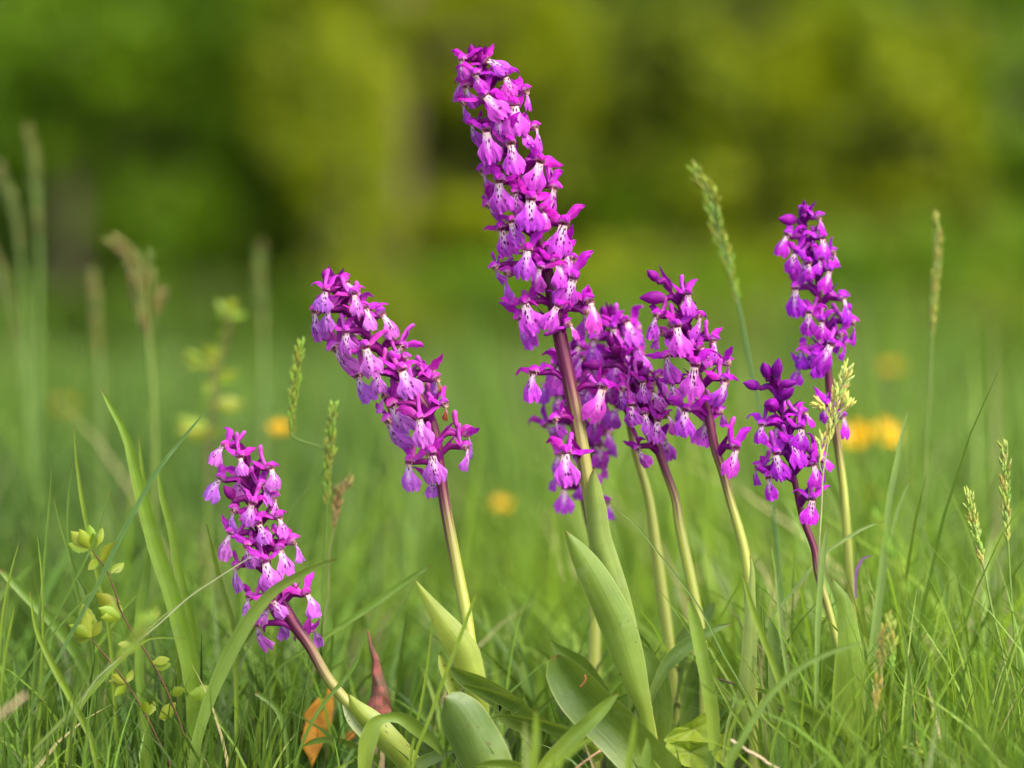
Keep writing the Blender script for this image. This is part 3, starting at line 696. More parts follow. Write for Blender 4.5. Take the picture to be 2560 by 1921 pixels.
def stem_at_z(A, z):
    i = int(np.argmin(np.abs(A[:, 2] - z))); return Vector(A[i, :3]), A[i, 3]
class Orchid:
    def __init__(s, y, axis, label, cols, flush, spur='mid', size=1.0, dark=1.0):
        """axis: list of (crop, x, y, diameter in crop px) from the tip to the ground"""
        s.y, s.cols, s.spur, s.size = y, cols, spur, size * 0.95
        pts = [(*P(c, x, yy, y), W(c, d, y) * 0.5) for c, x, yy, d in axis]
        last = Vector(pts[-1][:3]); g = ground_z(last.x, last.y)
        if last.z > g:
            dx = (pts[-1][0] - pts[-2][0]) * 0.5
            pts.append((last.x + dx * 0.6, last.y, g - 0.004, pts[-1][3] * 1.05))
        pts = pts[::-1]
        s.base = Vector(pts[0][:3])
        s.e = empty('orchid', s.base, label, 'orchid', None)
        s.A = catmull(pts, 70)
        V, F, U = tube(pts, 12, 60, 0.03)
        st = mk('stem', [v - s.base for v in V], F, M_STEM, s.e, uv=U); st['flush'] = flush
        s.rs = random.Random(int(abs(pts[-1][0]) * 1e5))
    def flower(s, c, tx, ty, lx, ly, az, wilt=0, size=1.0):
        t0 = P(c, tx, ty, s.y); sp, sr = stem_at_z(s.A, t0.z)
        dx = t0.x - sp.x; rr = 0.0125 * s.size
        dep = math.cos(R(az)) * math.sqrt(max((0.003 if abs(az) < 90 else 0.004) ** 2, rr * rr - dx * dx))
        throat = P(c, tx, ty, s.y - dep); lipc = P(c, lx, ly, s.y - dep)
        l = lipc - throat; length = l.length
        f = Vector((math.sin(R(az)), -math.cos(R(az)), 0.06))
        l.normalize()
        f = (f - l * f.dot(l))
        if f.length < 0.25: f = Vector((math.sin(R(az)) * .4, -math.cos(R(az)), 0)); f = f - l * f.dot(l)
        f.normalize()
        k = max(0.78, min(1.06, length / 0.0062)) * size * s.size
        s.place(throat, f, -l, k, wilt, max(0.92, min(1.32, length / 0.0053 / k)))
    def place(s, throat, f, up, sc_, wilt=0, lk_=1.0):
        rs = s.rs; X = f.cross(up).normalized()
        Mx = Matrix(((X.x, f.x, up.x, throat.x), (X.y, f.y, up.y, throat.y), (X.z, f.z, up.z, throat.z), (0, 0, 0, 1))) @ Matrix.Diagonal((sc_, sc_, sc_, 1))
        def jit(c, a=0.12): return tuple(max(0, k * (1 + rs.uniform(-a, a))) for k in c)
        lipc, hoodc, sepc = s.cols
        fl = mk('flower', None, None, None, s.e, mesh=rs.choice(HOODS), color=jit(hoodc))
        fl.matrix_basis = Matrix.Translation(-s.base) @ Mx
        lp = mk('lip', None, None, None, fl, mesh=rs.choice(LIPS), color=(0.40, 0.13, 0.03) if wilt else jit(lipc))
        lp.scale = (0.35, 0.8, 0.8) if wilt else (lk_ * rs.uniform(.9, 1.05), lk_, lk_)
        lp.rotation_euler = (R(rs.uniform(-10, 8)), 0, R(rs.uniform(-6, 6)))
        for ml in (SEPR, SEPL):
            o = mk('sepal', None, None, None, fl, mesh=rs.choice(ml), color=jit(sepc))
            o.rotation_euler = (R(rs.uniform(-30, 30)), R(rs.uniform(-30, 16)) * (1 if ml is SEPR else -1), R(rs.uniform(-18, 18)))
            k = rs.uniform(0.9, 1.1); o.scale = (k, k, k)
        kind = s.spur if rs.random() < 0.75 else 'mid'
        o = mk('spur', None, None, None, fl, mesh=rs.choice(SPURS[kind]), color=jit(tuple(a * .62 + b * .3 for a, b in zip(sepc, (0.62, 0.16, 0.5)))))
        o.rotation_euler = (R(rs.uniform(-10, 10)), 0, R(rs.uniform(-22, 22)))
        mk('column', None, None, None, fl, mesh=COLUMN)
        s.stalk(fl, Mx, throat - f * 0.0012 * sc_ + up * 0.0006, f, sepc, sc_)
    def stalk(s, fl, Mx, end, f, col, sc_):
        rs = s.rs
        ztop = s.A[-1, 2]
        A, ar = stem_at_z(s.A, min(end.z - 0.0035, ztop - 0.001))
        out = end - A; L = out.length; hor = Vector((out.x, out.y, 0)); hor = hor.normalized() if hor.length > 1e-5 else f
        m1 = A + hor * L * 0.45 + Vector((0, 0, out.z * 0.75 + 0.0012)); 
        inv = Mx.inverted()
        V, F, U = tube([(*A, .0009), (*(A.lerp(m1, .5)), .0011), (*m1, .0013), (*(end - f * .001), .0011), (*end, .0009)], 7, 11, 0.06)
        dk = tuple(k * q for k, q in zip(col, (.42, .35, .38)))
        mk('ovary', [inv @ v for v in V], F, M_SPUR, fl, uv=U, color=dk)
        b = mk('bract', None, None, None, fl, mesh=rs.choice(BRACTS), color=tuple(k * .55 for k in col))
        d = (out.normalized() + Vector((0, 0, .55))).normalized()
        q = d.to_track_quat('Z', 'Y').to_matrix().to_4x4()
        b.matrix_basis = inv @ Matrix.Translation(A + hor * ar * .6 - Vector((0, 0, .0006))) @ q
    def bud(s, c, x, y, az, el=25, size=1.0, open_=0):
        t0 = P(c, x, y, s.y); sp, sr = stem_at_z(s.A, t0.z - 0.002)
        dep = math.cos(R(az)) * 0.006
        p = P(c, x, y, s.y - dep)
        f = Vector((math.sin(R(az)) * math.cos(R(el)), -math.cos(R(az)) * math.cos(R(el)), math.sin(R(el)))).normalized()
        up = Vector((0, 0, 1)); up = (up - f * up.dot(f)).normalized(); X = f.cross(up)
        k = size * s.size
        Mx = Matrix(((X.x, f.x, up.x, p.x), (X.y, f.y, up.y, p.y), (X.z, f.z, up.z, p.z), (0, 0, 0, 1))) @ Matrix.Diagonal((k, k, k, 1))
        o = mk('bud', None, None, None, s.e, mesh=s.rs.choice(BUDS), color=tuple(a * b for a, b in zip(s.cols[2], (.60, .5, .58))))
        o.matrix_basis = Matrix.Translation(-s.base) @ Mx
        s.stalk(o, Mx, p - f * 0.002 * k, f, s.cols[2], k)
    def fill(s, n, z0, z1, az0=100, az1=260, size=0.95):
        """flowers round the far side of the spike"""
        for i in range(n):
            z = z0 + (z1 - z0) * (i + 0.5) / n
            az = az0 + (az1 - az0) * ((i * 0.618) % 1.0) + s.rs.uniform(-12, 12)
            sp, sr = stem_at_z(s.A, z)
            f = Vector((math.sin(R(az)), -math.cos(R(az)), s.rs.uniform(-.1, .25))).normalized()
            th = sp + f * 0.0118 * s.size + Vector((0, 0, 0.003))
            up = Vector((s.rs.uniform(-.15, .15), s.rs.uniform(-.15, .15), 1)); up = (up - f * up.dot(f)).normalized()
            s.place(th, f, up, size * s.size)
    def leaf(s, c, pts, dy=0.0, fold=0.3, roll=0, roll2=None, col=(0.12, 0.22, 0.045), m=9, k=26, wave=0.04, dy2=None, label=None, name='leaf', mat=None):
        n = len(pts); q = []
        for i, p in enumerate(pts):
            cc, x, yy, hw = p if len(p) == 4 else (c, *p)
            d = s.y + dy + ((dy2 if dy2 is not None else dy) - dy) * i / (n - 1)
            q.append((*P(cc, x, yy, d), W(cc, hw, d)))
        V, F, U = ribbon(q, k, m, fold, roll, roll2, wave, seed=n + int(pts[0][-2]))
        o = mk(name, [v - s.base for v in V], F, mat or M_LEAF, s.e, uv=U, color=col)
        if label: o['label'] = label
        return o

# colours of lip, hood, sepals (pigment)
ROSE = ((0.64, 0.15, 0.70), (0.60, 0.05, 0.55), (0.56, 0.028, 0.50))
DEEP = ((0.60, 0.075, 0.69), (0.55, 0.022, 0.55), (0.51, 0.012, 0.51))
VIOL = ((0.54, 0.030, 0.70), (0.52, 0.022, 0.62), (0.50, 0.015, 0.60))
TALLC = ((0.62, 0.075, 0.66), (0.56, 0.020, 0.53), (0.52, 0.010, 0.49))
LG = (0.16, 0.25, 0.030); LY = (0.27, 0.335, 0.045); LDK = (0.075, 0.135, 0.016); LGR = (0.110, 0.180, 0.038)

# 1 short orchid leaning over a broad grass blade
o1 = Orchid(-0.004, [('c4', 360, 185, 16), ('c4', 405, 270, 24), ('c4', 432, 370, 28), ('c4', 460, 520, 32), ('c4', 495, 740, 40), ('c4', 525, 930, 50), ('c4', 590, 1130, 66), ('c4', 670, 1280, 84),
                     ('c4', 740, 1400, 84), ('c4', 840, 1540, 72), ('d2', 520, 1000, 80), ('d2', 680, 1200, 84), ('d2', 850, 1370, 95), ('d2', 1020, 1540, 95), ('d2', 1130, 1680, 90)],
            'short leaning magenta orchid, the lowest spike, crossed by a broad grass blade', ROSE, 0.40, 'up')
for a in [(270, 212, 235, 275, -40), (375, 285, 385, 350, 12), (250, 432, 200, 508, -42), (575, 362, 595, 440, 38), (460, 595, 440, 675, -6), (345, 645, 330, 715, -62), (628, 690, 642, 765, 45),
          (322, 800, 295, 885, -42), (630, 905, 650, 995, 48), (545, 985, 575, 1075, 18), (362, 1015, 375, 1095, -52), (445, 1225, 440, 1290, -45), (815, 1205, 845, 1290, 45), (512, 1405, 525, 1495, -55),
          (520, 470, 535, 540, 60), (590, 560, 600, 630, 70), (430, 880, 450, 960, -20), (640, 1390, 655, 1430, 150), (600, 1240, 640, 1300, 10), (580, 1300, 540, 1350, -40), (500, 730, 530, 800, 20)]:
    o1.flower('c4', *a)
o1.bud('c4', 315, 530, -50, 55)
o1.flower('c4', 850, 1440, 885, 1500, 140)
o1.fill(2, P('c4', 0, 1150, 0).z, P('c4', 0, 300, 0).z)
o1.leaf('d2', [(675, 1125, 6), (740, 1235, 62), (850, 1345, 90), (950, 1450, 95), (1060, 1570, 90), (1190, 1720, 80)], -0.006, -0.5, 0, col=LY)
o1.leaf('d2', [(1362, 1578, 4), (1300, 1480, 38), (1180, 1372, 56), (1050, 1292, 44), (940, 1296, 34), (865, 1340, 52), (822, 1450, 66), (800, 1580, 58), (795, 1720, 50)], -0.016, 0.25, -25, 20, LG, dy2=-0.02, k=36)
o1.leaf('d2', [(630, 1195, 5), (680, 1285, 30), (745, 1370, 36), (800, 1430, 30)], -0.004, 0.4, 15, col=(0.42, 0.48, 0.24))
o1.leaf('d2', [(335, 1502, 4), (430, 1462, 24), (560, 1452, 26), (700, 1490, 22), (900, 1600, 20)], 0.01, 0.2, 20, col=LG)

# 2 orchid with a spike bent over to one side, yellow-green sheath
o2 = Orchid(0.0, [('c3', 235, 165, 14), ('c3', 310, 290, 26), ('c3', 430, 440, 36), ('c3', 560, 620, 44), ('c3', 690, 770, 50), ('c3', 800, 890, 56), ('c3', 880, 1030, 70), ('c3', 925, 1210, 76), ('c3', 950, 1400, 72),
                  ('c3', 990, 1660, 76), ('d2', 1470, 250, 88), ('d2', 1530, 560, 92), ('d2', 1570, 850, 95), ('d2', 1620, 1150, 95), ('d2', 1660, 1450, 95)],
            'pinkish purple orchid with an arched spike and a pointed yellow-green sheath', ROSE, 0.47, 'up')
for a in [(195, 210, 180, 285, -4), (325, 165, 345, 190, 60), (378, 235, 392, 312, 28), (145, 352, 165, 455, -48), (560, 372, 612, 450, 50), (330, 480, 338, 565, 0), (275, 575, 350, 655, -60), (460, 585, 492, 680, 6),
          (690, 572, 640, 620, 60), (425, 765, 462, 862, -48), (705, 738, 745, 832, 2), (715, 655, 720, 720, 70), (648, 962, 700, 1062, -30), (630, 1065, 690, 1175, -58), (755, 1345, 760, 1435, -28),
          (895, 1288, 912, 1392, 0), (1108, 1245, 1105, 1325, 68), (600, 905, 575, 960, -75), (545, 745, 545, 820, -20), (450, 330, 470, 410, 40), (820, 1050, 840, 1140, -10), (220, 330, 210, 400, -20)]:
    o2.flower('c3', *a)
o2.flower('c3', 918, 795, 935, 850, 58, 1); o2.flower('c3', 972, 960, 985, 1030, 50, 1); o2.flower('c3', 880, 1455, 890, 1520, 170, 0, 0.8)
o2.bud('c3', 190, 110, -10, 80, 0.6)
o2.fill(5, P('c3', 0, 1330, 0).z, P('c3', 0, 260, 0).z)
o2.leaf('d2', [(1155, 290, 3), (1235, 410, 32), (1325, 545, 66), (1430, 690, 96), (1510, 810, 108), (1550, 910, 100), (1585, 1020, 85), (1620, 1200, 70), (1640, 1450, 60)], -0.007, -0.35, -12, 8, LY, k=32, m=11)
o2.leaf('d2', [(1332, 830, 6), (1360, 900, 34), (1405, 1000, 48), (1450, 1110, 50), (1500, 1300, 50)], -0.010, 0.45, 10, col=LY)
o2.leaf('d2', [(1412, 925, 10), (1500, 985, 62), (1650, 1060, 88), (1850, 1190, 95), ('d3', 150, 1310, 66), ('d3', 350, 1440, 50)], -0.014, 0.35, 25, col=LDK)
o2.leaf('d2', [(1502, 1055, 5), (1700, 1112, 45), (1919, 1205, 75), ('d3', 250, 1295, 62), ('d3', 420, 1395, 45), ('d3', 560, 1480, 40)], -0.018, 0.3, 30, col=LDK)
o2.leaf('d2', [(1368, 1146, 10), (1420, 1180, 100), (1500, 1290, 165), (1590, 1460, 182), (1680, 1640, 180), (1760, 1840, 150)], -0.026, -0.5, -8, 6, LGR, m=11)
o2.leaf('d2', [(1440, 1535, 4), (1330, 1572, 40), (1200, 1625, 48), (1080, 1700, 40)], -0.01, 0.3, 20, col=LGR)
o2.leaf('d2', [(1590, 1650, 5), (1700, 1620, 30), (1850, 1625, 40), (2000, 1680, 40)], -0.035, 0.3, 30, col=LG)

# 3 the tallest orchid
o3 = Orchid(0.0, [('c1', 335, 190, 14), ('c1', 360, 300, 30), ('c1', 405, 430, 36), ('c1', 505, 660, 44), ('c1', 600, 960, 56), ('c1', 680, 1250, 66), ('c1', 745, 1450, 78), ('c1', 795, 1650, 84),
                  ('c2', 520, 280, 82), ('c2', 560, 480, 92), ('c2', 605, 700, 94), ('c2', 655, 950, 96), ('c2', 700, 1200, 96), ('c2', 735, 1400, 90), ('c2', 775, 1640, 100),
                  ('d3', 730, 150, 100), ('d3', 790, 420, 110), ('d3', 870, 750, 110), ('d3', 950, 1050, 110), ('d3', 1020, 1320, 100), ('d3', 1060, 1560, 100)],
            'tallest magenta orchid with a long dense spike and thick purple stem', TALLC, 0.46, 'flat')
for a in [(215, 200, 225, 275, -38), (385, 210, 460, 255, 42), (503, 318, 530, 395, 22), (248, 385, 280, 460, -48), (372, 452, 440, 530, 2), (235, 500, 255, 560, -72), (565, 520, 572, 640, 12), (295, 640, 330, 720, -60),
          (382, 695, 400, 800, -6), (700, 672, 700, 765, 68), (548, 790, 565, 905, 0), (388, 850, 395, 920, -55), (740, 912, 708, 1015, 12), (372, 965, 415, 1060, -68), (475, 1052, 492, 1165, -16), (828, 1082, 800, 1180, 58),
          (685, 1172, 680, 1290, 0), (398, 1192, 430, 1225, -70), (490, 1372, 515, 1475, -20), (905, 1342, 882, 1455, 16), (660, 1520, 650, 1625, -4), (955, 1575, 930, 1640, 58), (455, 1630, 480, 1690, -68),
          (590, 1120, 600, 1200, -35), (850, 1600, 870, 1700, 40), (310, 300, 330, 360, -20), (600, 690, 640, 760, 40), (460, 600, 470, 680, -20), (560, 1320, 580, 1400, -25), (640, 420, 650, 480, 60), (760, 1240, 770, 1310, 40)]:
    o3.flower('c1', *a)
for a in [(242, 95, 240, 190, -70), (640, 122, 602, 220, 20), (742, 280, 768, 378, 42), (348, 285, 388, 380, -14), (325, 375, 368, 475, -58), (545, 300, 510, 370, 6), (402, 732, 402, 832, -32), (822, 822, 790, 932, 32),
          (545, 1020, 565, 1080, -58), (602, 1242, 612, 1345, -4), (590, -30, 590, 40, 40), (440, 60, 420, 130, -30), (610, 420, 640, 470, 70)]:
    o3.flower('c2', *a)
o3.flower('c2', 545, 670, 540, 750, 190)
o3.bud('c1', 275, 150, -10, 75, 0.75); o3.bud('c1', 335, 200, 20, 65, 0.7)
o3.fill(9, P('c2', 0, 420, 0).z, P('c1', 0, 330, 0).z)
o3.leaf('d3', [('c2', 778, 1335, 4), ('c2', 775, 1420, 40), ('c2', 785, 1560, 62), ('d3', 715, 60, 66), ('d3', 735, 220, 70), ('d3', 785, 400, 76), ('d3', 850, 600, 74), ('d3', 905, 800, 66), ('d3', 960, 1050, 60), ('d3', 1020, 1320, 50)], -0.006, -0.55, 8, col=(0.22, 0.30, 0.06), k=34)
o3.leaf('d3', [(530, 195, 5), (598, 300, 52), (685, 440, 88), (775, 610, 104), (855, 790, 112), (915, 980, 100), (965, 1150, 78), (1020, 1310, 45), (1050, 1500, 40)], -0.013, -0.4, -6, 10, (0.165, 0.255, 0.035), k=36, m=11)
o3.leaf('d3', [(470, 962, 30), (500, 1030, 100), (590, 1150, 140), (700, 1275, 150), (840, 1410, 152), (1000, 1580, 150), (1150, 1720, 140)], -0.026, 0.45, 15, 0, LDK, m=11, k=30)
o3.leaf('d3', [(858, 1195, 4), (780, 1272, 34), (680, 1372, 46), (560, 1485, 50), (450, 1600, 48), (370, 1700, 40)], -0.04, 0.55, 10, col=LG)
o3.leaf('d3', [(985, 880, 5), (1040, 980, 45), (1080, 1100, 80), (1085, 1300, 105), (1060, 1500, 100), (1050, 1650, 80)], 0.008, 0.3, -10, col=LDK)
o3.leaf('d3', [(1035, 1472, 3), (1032, 1550, 26), (1012, 1660, 38), (1000, 1760, 38)], -0.05, 0.3, 0, col=LG)
o3.leaf('d3', [(60, 1355, 3), (150, 1335, 9), (300, 1362, 30), (450, 1400, 46), (620, 1470, 50), (750, 1600, 40)], -0.03, 0.3, 35, col=LDK)
o3.leaf('d3', [(435, 865, 4), (480, 920, 30), (545, 965, 46), (640, 1030, 50), (760, 1200, 50)], 0.015, 0.3, 10, col=LG)

# 4 orchid half hidden behind the thick stem of the tallest
o4 = Orchid(0.055, [('c2', 640, 560, 20), ('c2', 655, 720, 34), ('c2', 680, 1000, 46), ('c2', 705, 1300, 54), ('c2', 725, 1550, 62), ('d3', 715, 300, 70), ('d3', 712, 600, 76), ('d3', 710, 900, 84), ('d3', 705, 1040, 86), ('d3', 710, 1300, 80)],
            'purple orchid standing mostly hidden behind the tallest one, pale green foot', DEEP, 0.55, 'mid', 1.0)
for a in [(690, 560, 640, 620, 30), (540, 685, 540, 780, -30), (500, 780, 480, 850, -60), (550, 870, 560, 940, -20), (480, 1055, 540, 1100, -55), (770, 1000, 760, 1080, 40), (850, 1090, 860, 1150, 60), (810, 1190, 815, 1270, 20),
          (840, 1290, 840, 1340, 60), (560, 1390, 535, 1430, -60), (590, 1470, 588, 1545, 0), (850, 1560, 860, 1620, 55), (690, 1420, 690, 1480, 40), (660, 800, 690, 880, 20), (760, 1340, 780, 1390, 10), (560, 1250, 560, 1320, -40),
          (760, 700, 740, 780, 30)]:
    o4.flower('c2', *a)
o4.fill(3, P('c2', 0, 1350, 0).z, P('c2', 0, 700, 0).z)

# 5 soft-edged orchid, its spike tangled with the next
o5 = Orchid(0.04, [('c5', 205, 385, 16), ('c5', 255, 480, 26), ('c5', 300, 640, 34), ('c5', 330, 800, 44), ('c5', 355, 1000, 52), ('c5', 378, 1160, 58), ('c5', 430, 1390, 62), ('c5', 505, 1660, 66), ('d3', 1090, 300, 72), ('d3', 1130, 600, 76), ('d3', 1170, 880, 72), ('d3', 1200, 1150, 70)],
            'slightly blurred purple orchid with a dense spike and pale yellow-green stalk', DEEP, 0.74, 'up')
for a in [(345, 440, 370, 525, 30), (140, 560, 148, 645, -45), (258, 480, 265, 550, 0), (295, 720, 280, 790, -10), (430, 650, 460, 720, 65), (220, 975, 230, 1080, -45), (290, 1030, 260, 1100, -20), (170, 730, 150, 800, -55), (60, 690, 40, 760, -60),
          (230, 850, 240, 930, -25), (400, 580, 420, 650, 45), (350, 880, 360, 960, 10), (120, 880, 100, 960, -60), (420, 950, 440, 1040, 50), (330, 640, 350, 700, 15)]:
    o5.flower('c5', *a)
for a in [(195, 375, -20, 60), (250, 395, 30, 60), (215, 440, -60, 40)]: o5.bud('c5', *a, 0.8)
o5.fill(3, P('c5', 0, 1080, 0).z, P('c5', 0, 480, 0).z)
o5.leaf('d3', [(1450, 638, 5), (1410, 700, 40), (1325, 805, 60), (1250, 910, 62), (1200, 1060, 72), (1150, 1260, 80), (1120, 1450, 70)], 0.0, 0.4, 20, col=LGR)

# 6 orchid with dark unopened buds at its tip
o6 = Orchid(0.016, [('c5', 265, 640, 14), ('c5', 340, 730, 24), ('c5', 400, 860, 30), ('c5', 455, 985, 38), ('c5', 515, 1120, 48), ('c5', 560, 1290, 58), ('c5', 620, 1460, 60), ('c5', 690, 1660, 62), ('d3', 1235, 160, 66), ('d3', 1290, 420, 68), ('d3', 1335, 640, 66), ('d3', 1365, 800, 64), ('d3', 1385, 1100, 64)],
            'orchid with dark unopened buds at the nodding tip and pinkish stalk', ((0.55, 0.08, 0.62), (0.44, 0.016, 0.42), (0.40, 0.010, 0.38)), 0.64, 'up', 0.95)
for a in [(385, 1015, 398, 1090, -20), (565, 1120, 555, 1195, 0), (440, 1312, 482, 1372, -50), (600, 1240, 622, 1330, 165), (470, 1070, 480, 1150, 30), (560, 820, 600, 880, 75), (460, 850, 470, 920, 10), (520, 930, 560, 990, 50), (330, 900, 330, 980, -55), (620, 1090, 650, 1160, 60)]:
    o6.flower('c5', *a)
for a in [(150, 728, -75, 8, 1.15), (275, 640, 20, 30, 1.0), (410, 740, 40, 30, 1.0), (240, 575, -20, 60, 0.8), (455, 800, 10, 10, 1.3)]: o6.bud('c5', *a)
o6.fill(2, P('c5', 0, 1200, 0).z, P('c5', 0, 850, 0).z)
o6.leaf('d3', [(1555, 768, 4), (1450, 802, 26), (1360, 855, 36), (1250, 935, 48), (1160, 1030, 42), (1100, 1135, 30), (1050, 1255, 26), (1010, 1350, 20), (980, 1500, 20)], -0.02, 0.5, 15, 40, LGR, k=32)
o6.leaf('d3', [(1290, 610, 8), (1330, 760, 38), (1370, 950, 42), (1410, 1150, 42), (1440, 1350, 40), (1450, 1550, 36)], -0.04, 0.3, 0, col=LG)
o6.leaf('d3', [(1352, 950, 24), (1320, 1100, 60), (1302, 1250, 72), (1290, 1390, 72), (1280, 1550, 60)], 0.006, 0.4, -15, col=LGR)

# 7 orchid with a loose spike and spotted pale lips
o7 = Orchid(0.0, [('c5', 575, 140, 10), ('c5', 650, 200, 22), ('c5', 720, 330, 32), ('c5', 790, 530, 38), ('c5', 845, 780, 44), ('c5', 882, 930, 52), ('c5', 915, 1070, 60), ('c5', 960, 1300, 64), ('c5', 1010, 1450, 64), ('c5', 1065, 1660, 62),
                  ('d3', 1586, 130, 60), ('d3', 1638, 330, 62), ('d3', 1663, 560, 62), ('d3', 1670, 800, 62), ('d3', 1680, 1100, 62), ('d3', 1690, 1350, 62)],
            'orchid with a loose spike, two round buds on top and freckled pale lips', DEEP, 0.58, 'up')
for a in [(570, 400, 560, 490, -58), (770, 245, 768, 315, 16), (838, 400, 815, 480, 60), (700, 472, 716, 575, 0), (940, 562, 935, 645, 50), (642, 672, 672, 762, -40), (820, 740, 806, 855, 0), (1018, 842, 1000, 935, 32),
          (672, 858, 690, 930, -30), (762, 1052, 756, 1150, -22), (1092, 1312, 1062, 1415, 26), (905, 1130, 875, 1220, 175), (985, 1060, 1000, 1110, 120), (600, 520, 570, 560, -70), (860, 620, 890, 690, 45)]:
    o7.flower('c5', *a)
o7.bud('c5', 545, 122, -50, 40, 0.95); o7.bud('c5', 568, 262, -80, 5, 1.3)
o7.fill(2, P('c5', 0, 900, 0).z, P('c5', 0, 350, 0).z)
o7.leaf('d3', [(1672, 345, 4), (1684, 450, 16), (1676, 600, 28), (1672, 800, 42), (1662, 1000, 50), (1655, 1200, 50), (1665, 1400, 40)], -0.006, -0.4, 5, col=(0.27, 0.34, 0.09))
o7.leaf('d4', [(140, 940, 4), (156, 1000, 24), (162, 1100, 29), (162, 1250, 26), (165, 1450, 24)], -0.012, 0.35, 10, col=LGR)
o7.leaf('d4', [(75, 1280, 4), (180, 1312, 30), (300, 1372, 46), (420, 1455, 50), (520, 1570, 50)], -0.025, 0.35, 30, col=LG)

# 8 orchid with pointed buds beside the feathery grass
o8 = Orchid(0.002, [('c6', 205, 855, 9), ('c6', 238, 940, 15), ('c6', 262, 1050, 19), ('c6', 285, 1140, 22), ('c6', 302, 1250, 26), ('c6', 330, 1400, 31), ('c6', 362, 1540, 34), ('c6', 415, 1680, 36), ('d4', 370, 730, 36), ('d4', 415, 880, 36), ('d4', 450, 1020, 36), ('d4', 490, 1250, 36)],
            'violet orchid with a tuft of pointed buds on top, beside a feathery grass head', VIOL, 0.48, 'up', 0.98)
for a in [(170, 1090, 165, 1142, -42), (350, 1108, 340, 1165, 16), (238, 1232, 256, 1300, -20), (205, 1345, 216, 1402, -42), (402, 1452, 390, 1512, 12), (408, 1285, 412, 1345, 30), (365, 1035, 385, 1070, 55), (310, 1180, 320, 1240, 30), (430, 1240, 470, 1270, 70), (150, 1300, 140, 1340, -75)]:
    o8.flower('c6', *a)
for a in [(130, 897, -70, 20, 1.05), (185, 838, -25, 55, 1.0), (234, 832, 15, 70, 1.1), (212, 992, -10, 10, 1.45), (270, 945, 50, 40, 1.0), (270, 890, 70, 15, 0.9)]: o8.bud('c6', *a)
o8.fill(2, P('c6', 0, 1400, 0).z, P('c6', 0, 1060, 0).z)

# 9 violet orchid standing alone a little farther back
o9 = Orchid(0.030, [('c6', 358, 75, 9), ('c6', 388, 230, 17), ('c6', 425, 360, 22), ('c6', 442, 480, 24), ('c6', 462, 620, 28), ('c6', 482, 800, 38), ('c6', 492, 930, 40), ('c6', 525, 1160, 40), ('c6', 558, 1400, 40), ('c6', 575, 1640, 42), ('d4', 530, 820, 44), ('d4', 545, 1100, 46), ('d4', 560, 1400, 46)],
            'violet orchid with a full even spike on a tall pale stalk, one flower low down', VIOL, 0.58, 'mid', 0.95)
for a in [(430, 90, 440, 130, 60), (290, 180, 268, 235, -50), (450, 192, 450, 248, 30), (330, 258, 318, 315, -30), (500, 262, 510, 300, 70), (485, 345, 470, 398, 20), (330, 432, 330, 500, -30), (548, 482, 556, 545, 50), (450, 590, 455, 638, 0),
          (395, 550, 395, 605, -30), (368, 722, 355, 775, -50), (490, 705, 460, 768, 12), (540, 655, 520, 700, 62), (350, 812, 338, 855, -42), (555, 700, 550, 740, 75), (385, 310, 390, 350, 10), (440, 290, 430, 330, 30), (420, 770, 430, 820, 10), (480, 1000, 470, 1040, -20)]:
    o9.flower('c6', *a)
o9.flower('c6', 545, 1050, 550, 1108, 48, 0, 1.1)
o9.bud('c6', 305, 97, -70, 10, 1.2); o9.bud('c6', 368, 55, 10, 80, 0.6)
o9.fill(2, P('c6', 0, 800, 0).z, P('c6', 0, 150, 0).z)
o9.leaf('d4', [(438, 758, 3), (462, 800, 16), (498, 870, 34), (520, 1000, 52), (532, 1160, 70), (535, 1350, 72), (545, 1600, 62)], -0.042, -0.3, -10, col=LG, wave=0.10)
o9.leaf('d4', [(522, 395, 3), (540, 550, 9), (552, 720, 12), (575, 900, 16), (600, 1100, 16)], -0.004, 0.3, 0, col=LG)
o9.leaf('d4', [(634, 648, 1), (592, 658, 5), (563, 700, 7), (550, 760, 6), (552, 850, 5)], -0.006, 0.3, 0, col=(0.40, 0.16, 0.42), name='bract', label='curled lilac bract on the stalk', mat=M_SEPAL)

# ------------------------------------------------------------------ single grass blades one can follow with the eye
def ground_end(q, roots=True):
    """carry a traced blade down to the soil under its last point"""
    x, y, z, h = q[-1]; g = ground_z(x, y) - 0.003
    if z > g + 0.004:
        dx = (q[-1][0] - q[-2][0]); dz = (q[-1][2] - q[-2][2])
        k = min(1.0, (z - g) / max(0.004, abs(dz))) if dz < 0 else 0.3
        q.append((x + dx * 0.6 * k, y, g, h * 0.9))
    return q
def trace(c, pts, y, y2=None, sw=1.0):
    n = len(pts); q = []
    for i, p in enumerate(pts):
        cc, a, b, hw = p if len(p) == 4 else (c, *p)
        d = y + ((y2 if y2 is not None else y) - y) * i / (n - 1)
        q.append((*P(cc, a, b, d), W(cc, hw, d) * sw))
    return q
GB = (0.18, 0.27, 0.018); GD = (0.105, 0.19, 0.022); GP = (0.24, 0.31, 0.08)
def blade(c, pts, y, label, col=GB, y2=None, fold=0.35, roll=0, roll2=None, parent=None, base=None, k=22):
    q = ground_end(trace(c, pts, y, y2))
    V, F, U = ribbon(q, k, 5, fold, roll, roll2, 0.02, seed=int(pts[0][-3] if len(pts[0]) == 4 else pts[0][0]))
    b = base or Vector(q[-1][:3])
    if parent is not None:
        return mk('blade', [v - b for v in V], F, M_BLADE, parent, uv=U, color=col)
    o = mk('long_grass', V, F, M_BLADE, None, b, U, color=col)
    return tag(o, label, 'grass blade', 'single grass blades', 'thing')
